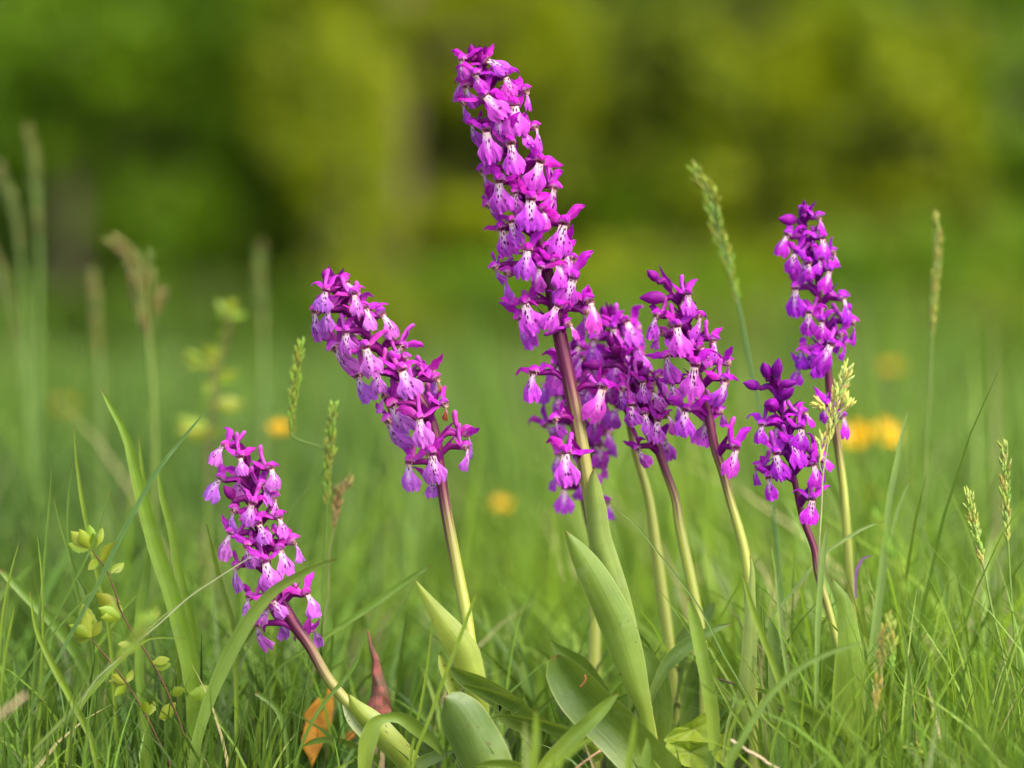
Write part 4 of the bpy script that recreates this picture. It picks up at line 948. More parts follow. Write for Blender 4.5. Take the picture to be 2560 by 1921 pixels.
def tuft(label, c, blades):
    q0 = ground_end(trace(c, blades[0][0], blades[0][1])); b = Vector(q0[-1][:3])
    e = empty('grass_tuft', b, label, 'grass', 'grass tufts'); e['kind'] = 'thing'
    for bl in blades:
        pts, y, col = bl[:3]; blade(c, pts, y, None, col, bl[3] if len(bl) > 3 else None, 0.35, bl[4] if len(bl) > 4 else 0, parent=e, base=b)
    return e
tuft('tuft of wide bright green grass blades next to the thorny sapling', 'd1', [
    ([(408, 115, 2), (460, 210, 12), (510, 300, 16), (545, 430, 22), (590, 600, 29), (640, 780, 33), (690, 920, 34), (735, 1080, 36), (775, 1250, 36), (790, 1400, 32), (790, 1560, 28)], 0.012, (0.17, 0.29, 0.02)),
    ([(640, 430, 2), (660, 560, 12), (700, 700, 16), (720, 830, 18), (760, 1000, 20), (785, 1150, 22), (795, 1300, 22), (800, 1500, 20)], 0.016, (0.17, 0.28, 0.02)),
    ([(600, 730, 2), (600, 850, 16), (580, 980, 22), (570, 1060, 20), (570, 1300, 18), (600, 1550, 16)], 0.02, (0.17, 0.29, 0.03)),
    ([(565, 310, 1), (575, 420, 7), (600, 560, 9), (640, 720, 10), (680, 880, 10), (720, 1100, 10)], 0.024, GB),
    ([(840, 670, 2), (870, 800, 9), (910, 950, 11), (950, 1080, 10), (960, 1300, 9)], 0.006, GB)])
blade('d1', [(862, 180, 1), (760, 300, 6), (640, 450, 9), (560, 590, 10), (480, 740, 10), (400, 910, 9), (340, 1020, 8), (250, 1190, 7), (120, 1450, 6)], 0.0, 'long dark green grass blade arching in front of the wide bright tuft', (0.10, 0.20, 0.05))
tuft('thin upright grass blades behind the little yellow-green sapling', 'd1', [
    ([(302, 270, 2), (310, 400, 5), (330, 550, 8), (350, 660, 8), (390, 850, 8), (450, 1150, 8)], 0.02, GB),
    ([(300, 415, 2), (280, 560, 6), (278, 720, 6), (300, 880, 8), (350, 1100, 10), (390, 1400, 10)], 0.025, GD),
    ([(448, 535, 2), (420, 620, 5), (390, 720, 5), (330, 850, 5), (230, 1040, 5), (170, 1200, 5)], 0.0, GD),
    ([(210, 438, 1), (200, 600, 4), (182, 820, 6), (165, 1000, 6), (145, 1200, 6), (130, 1450, 6)], 0.005, GD),
    ([(218, 560, 1), (240, 650, 4), (270, 750, 5), (310, 880, 6), (370, 1060, 6)], 0.015, GD),
    ([(150, 700, 1), (168, 850, 4), (175, 1000, 5), (172, 1200, 5), (160, 1500, 5)], 0.0, GB)])
tuft('slim grass blades fanning out at the meadow edge beside the sapling', 'd1', [
    ([(78, 740, 1), (48, 850, 4), (22, 970, 5), (5, 1100, 5), (-10, 1400, 5)], 0.0, GB),
    ([(35, 870, 1), (32, 1000, 5), (20, 1150, 5), (10, 1400, 5)], 0.01, GD),
    ([(60, 1000, 1), (40, 1100, 5), (15, 1250, 6), (0, 1450, 6)], -0.01, GB),
    ([(0, 850, 11), (100, 950, 20), (200, 1050, 22), (290, 1160, 22), (350, 1270, 20), (410, 1420, 18)], 0.03, (0.16, 0.28, 0.03)),
    ([(480, 852, 1), (350, 965, 4), (210, 1120, 5), (110, 1250, 6), (20, 1420, 6)], -0.01, GD),
    ([(742, 985, 1), (620, 1080, 4), (420, 1290, 5), (220, 1500, 6), (100, 1640, 6)], -0.015, GP),
    ([(755, 1135, 1), (640, 1130, 4), (560, 1160, 5), (420, 1300, 6), (300, 1480, 7)], -0.02, GB),
    ([(120, 940, 2), (150, 1100, 9), (220, 1250, 14), (300, 1400, 14), (380, 1580, 12)], -0.02, GB)])
blade('c4', [(1022, 958, 4), (900, 1000, 22), (740, 1080, 32), (600, 1170, 38), (480, 1300, 45), (380, 1450, 50), (290, 1620, 50), ('d1', 860, 1360, 25), ('d1', 820, 1480, 22), ('d1', 790, 1620, 20)], -0.03,
      'broad pale green grass blade bending across the short leaning orchid', (0.19, 0.30, 0.05), -0.02, 0.3, -30, 10, k=34)
blade('c4', [(482, 925, 1), (380, 985, 4), (200, 1100, 5), (30, 1215, 5), ('d1', 640, 1080, 3), ('d1', 500, 1200, 3), ('d1', 330, 1400, 3)], -0.02, 'thin straw-pale grass blade slanting in front of the short leaning orchid', (0.38, 0.42, 0.22))
blade('d2', [(1278, 182, 3), (1150, 260, 18), (950, 400, 24), (750, 540, 23), (600, 640, 19), (450, 740, 15), (330, 815, 10), (200, 900, 10), (100, 1020, 9), (50, 1150, 8), (32, 1320, 7)], 0.015,
      'long grass blade slanting up behind the foot of the short leaning orchid', (0.15, 0.26, 0.03), k=30)
blade('d2', [(1605, 378, 3), (1560, 500, 11), (1500, 660, 14), (1420, 870, 14), (1340, 1080, 14), (1260, 1300, 13), (1150, 1600, 12)], -0.03, 'straight slim grass blade crossing the pointed yellow-green sheath', GB)
blade('d2', [(1285, 570, 3), (1262, 800, 8), (1230, 1030, 10), (1180, 1300, 11), (1115, 1640, 11)], -0.02, 'straight slim grass blade between the brown dry sheath and the yellow-green sheath', GB)
blade('d2', [(755, 740, 3), (755, 830, 8), (700, 940, 14), (620, 1040, 16), (540, 1130, 14), (450, 1250, 12), (370, 1400, 12), (290, 1640, 10)], -0.012, 'curved grass blade passing in front of the stalk of the short leaning orchid', GD)
tuft('small grass tuft round the orange dead leaf', 'd2', [
    ([(150, 1010, 3), (110, 1120, 14), (60, 1250, 16), (10, 1400, 14)], 0.02, GB),
    ([(0, 1110, 18), (120, 1190, 22), (180, 1290, 20), (220, 1450, 16), (240, 1640, 14)], 0.0, GD),
    ([(720, 1600, 3), (640, 1640, 10), (560, 1720, 12)], -0.02, GB), ([(120, 1470, 3), (105, 1560, 9), (90, 1680, 10)], -0.03, GB)])
blade('d3', [(810, 35, 2), (960, 150, 4), (1080, 300, 5), (1200, 450, 5), (1340, 640, 6), (1430, 800, 7), (1520, 980, 7), (1640, 1180, 7), (1730, 1340, 7), (1800, 1500, 7)], -0.01, 'very thin wiry grass blade slanting across the pale orchid stalks', (0.14, 0.24, 0.05), k=30)
blade('d3', [(1110, 560, 2), (1190, 660, 4), (1260, 765, 5), (1350, 900, 6), (1450, 1100, 7), (1560, 1310, 8), (1700, 1540, 8)], -0.02, 'thin wiry grass blade low among the orchid leaves', GB)
blade('d4', [(15, 740, 4), (50, 870, 14), (110, 1040, 16), (170, 1200, 14), (225, 1400, 12), (260, 1600, 10)], -0.03, 'grass blade leaning over the sheath of the loose-spiked orchid', GB)
tuft('fine grass blades between the loose-spiked orchid and the feathery grass', 'd4', [
    ([(145, 585, 2), (170, 720, 6), (190, 950, 8), (212, 1130, 9), (250, 1330, 9), (290, 1500, 8), (320, 1650, 8)], -0.02, (0.20, 0.30, 0.07)),
    ([(105, 835, 1), (115, 1000, 6), (130, 1200, 8), (145, 1450, 8)], -0.01, GD),
    ([(212, 1370, 2), (180, 1470, 6), (150, 1600, 7)], -0.04, GB),
    ([(60, 1310, 2), (120, 1420, 8), (210, 1500, 10), (330, 1620, 10)], -0.03, GB)])
blade('d4', [(418, 495, 3), (402, 600, 11), (384, 780, 14), (372, 950, 14), (366, 1150, 11), (360, 1500, 9)], -0.022, 'upright grass leaf clasping the stalk of the feathery grass head', (0.20, 0.31, 0.07))
blade('d4', [(690, 483, 4), (600, 510, 7), (500, 570, 8), (400, 640, 8), (280, 780, 8), (150, 940, 6), (80, 1050, 6), (0, 1250, 6)], 0.012, 'grass blade arching behind the two violet orchids', (0.24, 0.34, 0.10), k=28)
blade('d4', [(600, 1055, 3), (450, 1100, 10), (300, 1170, 14), (170, 1280, 15), (80, 1400, 15), (0, 1530, 13), (-60, 1650, 12)], -0.075, 'soft blurred grass blade arching low in front of the violet orchids', (0.17, 0.27, 0.05), k=28)
tuft('tall slim grass blades beside the yellow buttercup pair', 'd4', [
    ([('d6', 1262, 1290, 3), ('d6', 1220, 1450, 11), ('d6', 1185, 1640, 16), ('d4', 718, 330, 15), ('d4', 692, 550, 16), ('d4', 672, 750, 18), ('d4', 640, 1000, 18), ('d4', 610, 1300, 16)], 0.012, (0.20, 0.31, 0.07)),
    ([(812, 283, 2), (762, 400, 7), (722, 550, 8), (692, 700, 10), (662, 950, 12), (640, 1250, 12)], 0.016, (0.20, 0.31, 0.08))])
tuft('loose grass tuft in front of the leaning seed heads', 'd4', [
    ([(1030, 1210, 2), (960, 1290, 5), (930, 1400, 6), (900, 1600, 6)], -0.02, GB), ([(965, 1345, 1), (968, 1450, 7), (965, 1640, 8)], -0.03, GB), ([(1122, 1330, 1), (1112, 1450, 6), (1105, 1640, 7)], -0.03, GB),
    ([(770, 945, 2), (790, 1100, 7), (805, 1300, 9), (805, 1550, 9)], -0.05, GD), ([(1120, 1015, 2), (1040, 1150, 6), (960, 1300, 7), (900, 1450, 7)], 0.05, GP), ([(1070, 940, 3), (960, 1080, 8), (925, 1250, 9), (900, 1450, 9)], 0.06, GP),
    ([(810, 1415, 2), (870, 1480, 7), (960, 1580, 9), (1040, 1660, 9)], -0.04, GB), ([(460, 1090, 3), (452, 1250, 10), (440, 1450, 11), (432, 1640, 11)], -0.03, GB), ([(610, 1150, 2), (570, 1330, 8), (530, 1500, 9), (500, 1650, 9)], -0.04, GB),
    ([(690, 1290, 2), (620, 1430, 7), (560, 1560, 8), (530, 1650, 8)], -0.05, GB)])
tuft('loose grass blades rising in front of the dark orchid leaves', 'd3', [
    ([(960, 1330, 3), (950, 1450, 18), (935, 1560, 22), (920, 1680, 22)], -0.09, GB), ([(345, 1290, 3), (350, 1400, 20), (345, 1520, 26), (330, 1680, 26)], -0.10, GB), ([(275, 1370, 3), (285, 1480, 16), (290, 1600, 20), (285, 1700, 20)], -0.11, GP),
    ([(465, 1555, 2), (455, 1620, 9), (445, 1700, 10)], -0.05, GB), ([(1690, 1180, 2), (1620, 1260, 9), (1570, 1380, 11), (1540, 1500, 11)], -0.03, GB), ([(1730, 1330, 4), (1650, 1450, 14), (1590, 1560, 16), (1540, 1680, 16)], -0.06, GB),
    ([(1590, 1180, 2), (1560, 1290, 8), (1530, 1400, 9), (1510, 1550, 9)], -0.02, GP), ([(755, 1450, 3), (640, 1500, 14), (560, 1570, 16), (480, 1680, 16)], -0.10, GB)])

# ------------------------------------------------------------------ grasses in flower
def spikelet_mesh(seed):
    rs = random.Random(seed); V, F = [], []
    for q in range(3):
        a = rs.uniform(-.35, .35); b = rs.uniform(-.3, .3); z0 = q * 0.9; L = rs.uniform(2.6, 3.6)
        st = len(V); n, k = 5, 5
        d = Vector((a, b, 1)).normalized(); ex = d.orthogonal().normalized(); ey = d.cross(ex)
        for i in range(k):
            s = i / (k - 1); r = interp(s, [0, .3, .65, 1], [.15, .55, .42, .03])
            for j in range(n):
                t = 2 * math.pi * j / n
                p = Vector((0, 0, z0)) + d * (L * s) + (ex * math.cos(t) * r + ey * math.sin(t) * r * .7)
                V.append(p * mm)
        for i in range(k - 1):
            for j in range(n):
                x, y = st + i * n + j, st + i * n + (j + 1) % n; F.append((x, y, y + n, x + n))
    return mk_mesh('spikelet', V, F, None, M_SPIKE)
SPIKES = [spikelet_mesh(k) for k in range(5)]
def seed_grass(c, head, stalk, y, label, n=34, col=(0.30, 0.34, 0.12), scol=(0.20, 0.29, 0.06), thick=7, spread=22, size=1.0, branches=(), group=None, wid=1.0):
    """head: px points from tip to base of the ear; stalk goes on to the ground"""
    q = ground_end([(*P(cc, a, b, y), W(cc, thick * 0.5, y)) for cc, a, b in [((p if len(p) == 3 else (c, *p))) for p in list(head) + list(stalk)]])
    nh = len(head); q = [(x, yy, z, r * (0.35 + 0.65 * min(1, i / nh))) for i, (x, yy, z, r) in enumerate(q)]
    base = Vector(q[-1][:3])
    e = empty('flowering_grass', base, label, 'grass', group); e['kind'] = 'thing'
    V, F, U = tube(q[::-1], 6, 40)
    mk('stalk', [v - base for v in V], F, M_STALK, e, uv=U, color=scol)
    rs = random.Random(int(head[0][-2]))
    def ear(pts, n, w0):
        A = catmull([(*p,) for p in pts], 40)
        for i in range(n):
            s = (i + rs.uniform(0, .8)) / n; k = int(s * 39)
            p = Vector(A[k]); T = Vector(A[max(k - 1, 0)] - A[min(k + 1, 39)]).normalized()
            sid = Quaternion(T, i * 2.4 + rs.uniform(-.4, .4)) @ T.orthogonal().normalized()
            an = R(spread * rs.uniform(.5, 1.3)) * (0.5 + 0.5 * math.sin(math.pi * min(1, s * 1.2 + .1)))
            d = (T * math.cos(an) + sid * math.sin(an)).normalized()
            o = mk('spikelet', None, None, None, e, mesh=rs.choice(SPIKES), color=tuple(min(.8, k_ * (rs.uniform(1.15, 1.75) if size < 1.6 else rs.uniform(.6, .95))) for k_ in (col[0], col[1], col[2] * .6)))
            z = (size if size < 1.6 else 1.55) * rs.uniform(.85, 1.2)
            off = sid * 0.0011 * w0 * math.sin(math.pi * min(1, .15 + s * .8))
            o.matrix_basis = Matrix.Translation(p + off - base) @ d.to_track_quat('Z', 'Y').to_matrix().to_4x4() @ Matrix.Diagonal((z, z, z, 1))
    ear([tuple(P(*(p if len(p) == 3 else (c, *p)), y)) for p in head], n, wid)
    for br in branches:
        pts = [tuple(P(c, a, b, y - 0.001)) for a, b in br]
        V, F, U = tube([(*p, 0.00022) for p in pts], 5, 8); mk('branch', [v - base for v in V], F, M_STALK, e, uv=U, color=scol)
        ear(pts[:max(2, len(pts) - 1)], 9, 0.6)
    return e
CREAM = (0.46, 0.46, 0.22)
seed_grass('c6', [(576, 825), (545, 900), (520, 1000), (495, 1100), (478, 1200)], [('c6', 458, 1330), ('c6', 450, 1500), ('d4', 375, 640), ('d4', 368, 1000), ('d4', 360, 1640)], -0.02,
           'pale feathery grass head in sharp focus in front of the violet orchids', 52, CREAM, (0.36, 0.38, 0.17), 9, 26, 1.0,
           [((455, 1150), (448, 1210), (440, 1270), (458, 1330)), ((578, 990), (558, 1020), (528, 1060)), ((448, 1000), (470, 1020), (490, 1060)), ((540, 930), (525, 980), (515, 1020))], wid=1.3)
seed_grass('d4', [(1258, 140), (1262, 250), (1260, 350), (1268, 450), (1278, 600)], [(1290, 800), (1312, 1100), (1328, 1350), (1335, 1640)], 0.012, 'upright grass ear with a knot in its stalk beside a leaning ear', 44, (0.30, 0.35, 0.13), (0.18, 0.28, 0.05), 10, 22, 1.0)
seed_grass('d4', [(1085, 365), (1105, 470), (1130, 580), (1160, 700)], [(1200, 900), (1245, 1080), (1275, 1250), (1325, 1590)], 0.008, 'leaning grass ear crossing toward an upright one', 36, (0.32, 0.36, 0.14), (0.22, 0.31, 0.07), 10, 18, 1.0)
seed_grass('d6', [(178, 95), (255, 220), (290, 400), (345, 560), (400, 780)], [(430, 950), (470, 1150), (505, 1300), (560, 1700), (620, 2300)], 0.085, 'tall nodding grass ear behind the bud-tipped orchids', 60, (0.22, 0.29, 0.07), (0.10, 0.20, 0.07), 14, 26, 1.0, wid=2.0)
seed_grass('d6', [(1395, 350), (1405, 500), (1390, 700), (1375, 960)], [(1365, 1200), (1345, 1500), (1335, 1800), (1310, 2300)], 0.10, 'tall straight grass ear standing alone beyond the violet orchids', 60, (0.25, 0.29, 0.09), (0.16, 0.24, 0.05), 13, 12, 1.0)
seed_grass('d4', [(648, 480), (700, 600), (755, 730), (800, 880)], [(840, 1050), (900, 1250), (980, 1500), (1040, 1700)], -0.13, 'out of focus grass ear leaning low near the violet orchids', 30, (0.22, 0.31, 0.06), (0.14, 0.24, 0.04), 11, 14, 0.95)
seed_grass('d4', [(690, 1000), (672, 1120), (655, 1270), (642, 1430)], [(636, 1550), (630, 1700)], -0.05, 'short tan grass ear low in the tuft', 28, (0.36, 0.34, 0.13), GB, 9, 10, 0.95)
seed_grass('d4', [(710, 955), (722, 1050), (728, 1200)], [(715, 1350), (705, 1600)], -0.055, 'short green grass ear low in the tuft', 18, (0.28, 0.34, 0.10), GB, 8, 12, 0.95)
seed_grass('d5', [(1555, 1190), (1535, 1330), (1520, 1480), (1508, 1640)], [('c3', 225, 1300), ('c4', 690, 700), ('c4', 640, 1300), ('d2', 60, 900), ('d2', 50, 1500)], 0.045, 'slender green grass ear above the short leaning orchid', 44, (0.24, 0.32, 0.07), (0.15, 0.24, 0.04), 12, 14, 1.1)
seed_grass('c3', [(240, 1015), (228, 1150), (215, 1330), (205, 1500), (200, 1640)], [('c4', 955, 650), ('c4', 930, 1000), ('c4', 900, 1400), ('d2', 300, 1300)], 0.045, 'slender green grass ear between the arched orchid and the short one', 46, (0.25, 0.33, 0.08), (0.16, 0.25, 0.05), 12, 14, 1.15)
seed_grass('c4', [(1085, 455), (1040, 520), (1015, 650), (1000, 780)], [('c4', 970, 950), ('c4', 950, 1300), ('d2', 350, 1300)], 0.05, 'brownish grass ear bent at the tip beside a green one', 26, (0.34, 0.24, 0.15), (0.26, 0.27, 0.10), 13, 14, 1.1)
seed_grass('d5', [(615, 650), (680, 730), (715, 860), (735, 1000), (770, 1150)], [(790, 1350), (800, 1600), (800, 2000), (795, 2700)], 0.22, 'blurred bent grass ear with two lobes rising from the meadow', 70, (0.30, 0.30, 0.13), (0.18, 0.25, 0.05), 26, 18, 1.9, [((775, 750), (800, 900), (790, 1050), (785, 1180)), ((840, 920), (810, 1020), (790, 1150))], wid=2.5)
GG = 'blurred tall grass ears in the meadow'
seed_grass('d5', [(150, 90), (175, 250), (190, 450), (200, 650)], [(200, 900), (195, 1300), (190, 2000)], 0.40, 'tallest pale blurred grass ear against the dark bushes', 34, (0.24, 0.29, 0.12), (0.14, 0.23, 0.05), 26, 14, 2.2, group=GG, wid=1.6)
seed_grass('d5', [(0, 280), (60, 430), (95, 600), (110, 750)], [(130, 1000), (150, 1400), (170, 2000)], 0.40, 'pale blurred ear leaning beside the tallest pale one', 34, (0.24, 0.29, 0.12), (0.14, 0.23, 0.05), 26, 14, 2.2, group=GG, wid=1.6)
seed_grass('d5', [(-30, 700), (20, 850), (60, 1000), (90, 1150)], [(120, 1300), (150, 1600), (170, 2000)], 0.40, 'pale blurred ear slanting low under the tallest pale ears', 26, (0.24, 0.29, 0.12), (0.14, 0.23, 0.05), 26, 14, 2.0, group=GG, wid=1.2)
seed_grass('d5', [(482, 850), (495, 1000), (505, 1150), (515, 1250)], [(520, 1500), (530, 2000)], 0.40, 'short pale blurred ear beside the bent two-lobed ear', 26, (0.28, 0.28, 0.12), (0.16, 0.23, 0.06), 26, 12, 1.9, group=GG, wid=1.2)
seed_grass('d5', [(1350, 690), (1345, 850), (1360, 1000), (1365, 1150)], [(1365, 1400), (1360, 2000)], 0.45, 'pale blurred ear rising between the blurred sapling and the arched orchid', 32, (0.24, 0.29, 0.12), (0.15, 0.23, 0.06), 26, 16, 2.2, group=GG, wid=1.6)
seed_grass('d1', [(600, 1060), (560, 1120), (520, 1180), (470, 1230)], [(400, 1300), (280, 1450), (150, 1640)], -0.14, 'soft out of focus grass ear lying over the sapling foot', 26, (0.24, 0.32, 0.08), (0.17, 0.27, 0.05), 12, 24, 1.0)
seed_grass('d4', [(815, 1560), (850, 1578), (890, 1605), (940, 1630)], [(1000, 1650), (1040, 1700)], -0.03, 'small green grass ear lying flat near the soil', 20, (0.30, 0.36, 0.12), GB, 8, 22, 0.8)

# ------------------------------------------------------------------ buttercups
def petal_disc(seed):
    V, F = [], []; n = 8
    for i in range(5):
        for j in range(n):
            s, c = i / 4, -1 + 2 * j / (n - 1)
            hw = interp(s, [0, .3, .7, 1], [.8, 2.8, 4.6, 3.6]); V.append(Vector((c * hw, 1 + 8.5 * s * (1 - .12 * c * c), 1.2 * s + 2.6 * s * s - 0.8 * s * c * c + .6 * c * c)) * mm)
    for i in range(4):
        for j in range(n - 1):
            a = i * n + j; F.append((a, a + 1, a + n + 1, a + n))
    return mk_mesh('petal', V, F, None, M_BUTTER)
BPETAL = petal_disc(0)
def centre_mesh():
    V, F, U = tube([(0, 0, -.001, .0012), (0, 0, .001, .0026), (0, 0, .003, .0022), (0, 0, .0042, .0004)], 8, 8); return mk_mesh('centre', V, F, U, M_BUTTER)
BCENTRE = centre_mesh()
def buttercup(px, py, y, label, group=None, face=(0, -0.5, 0.8), size=1.0):
    c = P('f', px, py, y); base = Vector((c.x + 0.01, c.y, ground_z(c.x, c.y) - 0.003))
    e = empty('buttercup', base, label, 'flower', group)
    d = Vector(face).normalized(); Q = d.to_track_quat('Z', 'Y').to_matrix().to_4x4()
    V, F, U = tube([(*base, .0011), (*(base.lerp(c, .5) + Vector((-.006, 0, 0))), .0009), (*(c - d * .004), .0007), (*c, .0007)], 6, 14)
    mk('stalk', [v - base for v in V], F, M_STALK, e, uv=U, color=(0.14, 0.23, 0.04))
    for k in range(5):
        o = mk('petal', None, None, None, e, mesh=BPETAL)
        o.matrix_basis = Matrix.Translation(c - base) @ Q @ Matrix.Rotation(k * 2 * math.pi / 5, 4, 'Z') @ Matrix.Diagonal((size, size, size, 1))
    o = mk('centre', None, None, None, e, mesh=BCENTRE); o.matrix_basis = Matrix.Translation(c - base) @ Q
BGR = 'buttercups in the meadow'
buttercup(1853, 945, 0.42, 'yellow buttercup, one of a touching pair beyond the violet orchid', BGR, (-.25, -.8, .6), 0.95)
buttercup(1912, 940, 0.42, 'yellow buttercup, one of a touching pair beyond the violet orchid', BGR, (.3, -.8, .6), 0.95)
buttercup(605, 930, 0.42, 'yellow buttercup behind the slender green grass ear', BGR, (0, -.5, .8), 0.62)
buttercup(1080, 1096, 0.55, 'yellow buttercup between the arched orchid and the tallest orchid', BGR, (.1, -.4, .9), 0.75)
buttercup(140, 880, 1.2, 'small pale yellow buttercup far out in the meadow', BGR, (0, -.4, .9), 0.6)
buttercup(1925, 800, 0.9, 'very blurred yellow buttercup above the touching pair', BGR, (0, -.15, 1), 1.0)
buttercup(1885, 1070, 0.45, 'small yellow buttercup below the touching pair', BGR, (0, -.15, 1), 0.6)
buttercup(2185, 1555, 0.25, 'orange-yellow buttercup low in the grass behind the leaning ear', BGR, (0, -.3, .9), 0.8)

# ------------------------------------------------------------------ saplings with serrated leaves
def sapling_leaf_mesh(seed):
    rs = random.Random(seed); V, F, U = [], [], []; ns, na = 13, 7; L = 15; curve = rs.uniform(-2, 3); cup = rs.uniform(.2, .5)
    for i in range(ns):
        s = i / (ns - 1); hw = interp(s, [0, .12, .45, .75, .93, 1], [.3, 1.6, 3.3, 2.3, .8, .05]) * (1 + (0.10 if i % 2 else -0.06))
        for j in range(na):
            c = -1 + 2 * j / (na - 1)
            V.append(Vector((c * hw, -curve * s * s * 1.5 + cup * hw * c * c, L * s - (0.5 if abs(c) == 1 and i % 2 else 0))) * mm); U.append((c * .5 + .5, s))
    for i in range(ns - 1):
        for j in range(na - 1):
            a = i * na + j; F.append((a, a + 1, a + na + 1, a + na))
    return mk_mesh('leaf', V, F, U, M_SHRUBLEAF)
SLEAF = [sapling_leaf_mesh(k) for k in range(5)]
def sapling(label, c, stems, leaves, y, col, scol, wid=5, size=1.0):
    """stems: px polylines from the tip down; leaves: (x, y, tip x, tip y)"""
    qs = [[(*P(c, a, b, y), W(c, wid * .5 * (0.6 + 0.5 * i / len(st)), y)) for i, (a, b) in enumerate(st)] for st in stems]
    qs[0] = ground_end(qs[0]); base = Vector(qs[0][-1][:3])
    e = empty('sapling', base, label, 'sapling')
    for q in qs:
        q = ground_end(q)
        V, F, U = tube([(a_, b_, c_, r_ * (1.25 if i_ % 2 else 0.9)) for i_, (a_, b_, c_, r_) in enumerate(q[::-1])], 7, 60, 0.05); V = [Vector(v) + Vector((noise.noise(Vector(v) * 200), 0, noise.noise(Vector(v) * 260 + Vector((3, 3, 3))))) * W(c, wid * .35, y) for v in V]; mk('stem', [v - base for v in V], F, M_TWIG, e, uv=U, color=scol)
    rs = random.Random(5)
    for a, b, tx, ty in leaves:
        dy = rs.uniform(-.004, .004)
        p = P(c, a, b, y); t = P(c, tx, ty, y + dy); d = (t - p); L = d.length; d.normalize()
        nrm = Vector((rs.uniform(-.5, .5), -1, rs.uniform(-.1, .5))); X = d.cross(nrm).normalized(); nn = X.cross(d).normalized()
        k = L / (15 * mm)
        o = mk('leaf', None, None, None, e, mesh=rs.choice(SLEAF), color=tuple(q_ * rs.uniform(.85, 1.15) for q_ in col))
        o.matrix_basis = Matrix(((X.x, -nn.x, d.x, p.x - base.x), (X.y, -nn.y, d.y, p.y - base.y), (X.z, -nn.z, d.z, p.z - base.z), (0, 0, 0, 1))) @ Matrix.Diagonal((k * size, k, k, 1))
    return e
sapling('yellow-green sapling with small toothed leaves on reddish twigs, in focus', 'd1',
        [[(372, 770), (405, 815), (440, 870), (470, 950), (500, 1040), (560, 1140), (620, 1230), (680, 1350), (740, 1500), (790, 1640)], [(368, 1130), (440, 1220), (520, 1320), (590, 1440), (650, 1560), (690, 1640)]],
        [(365, 770, 275, 745), (360, 765, 287, 695), (365, 765, 325, 690), (370, 765, 355, 668), (372, 770, 310, 735), (380, 760, 412, 680), (378, 765, 385, 700), (400, 810, 360, 850), (410, 820, 478, 735), (395, 805, 372, 855), (450, 865, 506, 822),
         (490, 1045, 400, 945), (490, 1048, 402, 1010), (492, 1050, 410, 1045), (485, 1040, 425, 960), (492, 1040, 470, 985),
         (368, 1130, 330, 990), (366, 1132, 280, 1080), (366, 1134, 282, 1112), (370, 1130, 352, 1020), (374, 1125, 410, 1062), (372, 1128, 380, 1060),
         (510, 1315, 455, 1280), (515, 1310, 542, 1265), (515, 1322, 468, 1362), (505, 1310, 450, 1310), (540, 1160, 480, 1155), (620, 1230, 690, 1215), (630, 1250, 695, 1240), (600, 1440, 580, 1380), (605, 1445, 625, 1385), (650, 1460, 712, 1395), (660, 1465, 700, 1400),
         (690, 1360, 750, 1340), (770, 1360, 890, 1350)], 0.002, (0.25, 0.33, 0.018), (0.10, 0.050, 0.025), 8, 1.3)
sapling('blurred sapling with bright yellow-green leaf clusters behind the short leaning orchid', 'd5',
        [[(1185, 1000), (1180, 1100), (1150, 1230), (1110, 1320), (1125, 1450), (1090, 1600), (1080, 1900), (1070, 2300)]],
        [(1180, 1010, 1120, 930), (1185, 1010, 1230, 930), (1185, 1010, 1190, 920), (1185, 1020, 1280, 1000), (1175, 1030, 1110, 1000), (1170, 1090, 1120, 1130), (1180, 1080, 1220, 1060), (1130, 1270, 1040, 1280), (1130, 1260, 1050, 1170), (1130, 1240, 1090, 1160), (1150, 1230, 1130, 1150),
         (1060, 1260, 950, 1240), (1050, 1250, 960, 1200), (1040, 1270, 970, 1285), (1120, 1340, 1240, 1310), (1120, 1360, 1220, 1350), (1110, 1370, 1040, 1390), (1105, 1370, 1060, 1430), (1125, 1460, 1270, 1470), (1125, 1480, 1240, 1510), (1100, 1470, 1060, 1480), (1090, 1600, 920, 1560), (1090, 1610, 920, 1620), (1080, 1640, 1000, 1660), (1085, 1640, 1150, 1600)],
        0.28, (0.24, 0.31, 0.010), (0.15, 0.085, 0.05), 14, 0.95)

# ------------------------------------------------------------------ dry sheath, dead leaves, twigs, lobed ground leaf
def lathe_thing():
    y = 0.012
    prof = [(812, 650, 3), (830, 740, 14), (868, 870, 30), (888, 980, 44), (898, 1080, 62), (905, 1190, 84), (905, 1260, 84), (895, 1330, 62), (892, 1450, 50), (890, 1600, 48), (888, 1760, 46)]
    q = ground_end([(*P('d2', a, b, y), W('d2', r, y)) for a, b, r in prof]); base = Vector(q[-1][:3])
    e = empty('dry_sheath', base, 'dry reddish brown pointed sheath standing on a pale stub', 'dead plant')
    i = 8
    V, F, U = tube(q[:i][::-1], 14, 34, 0.05); V = [Vector(v) + Vector((noise.noise(Vector(v) * 160), noise.noise(Vector(v) * 160 + Vector((9, 9, 9))), 0)) * 0.0012 for v in V]
    mk('sheath', [v - base for v in V], F, M_SHEATH, e, uv=U)
    V, F, U = tube(q[i - 1:][::-1], 12, 14, 0.03); mk('stub', [v - base for v in V], F, M_STALK, e, uv=U, color=(0.36, 0.27, 0.15))
lathe_thing()
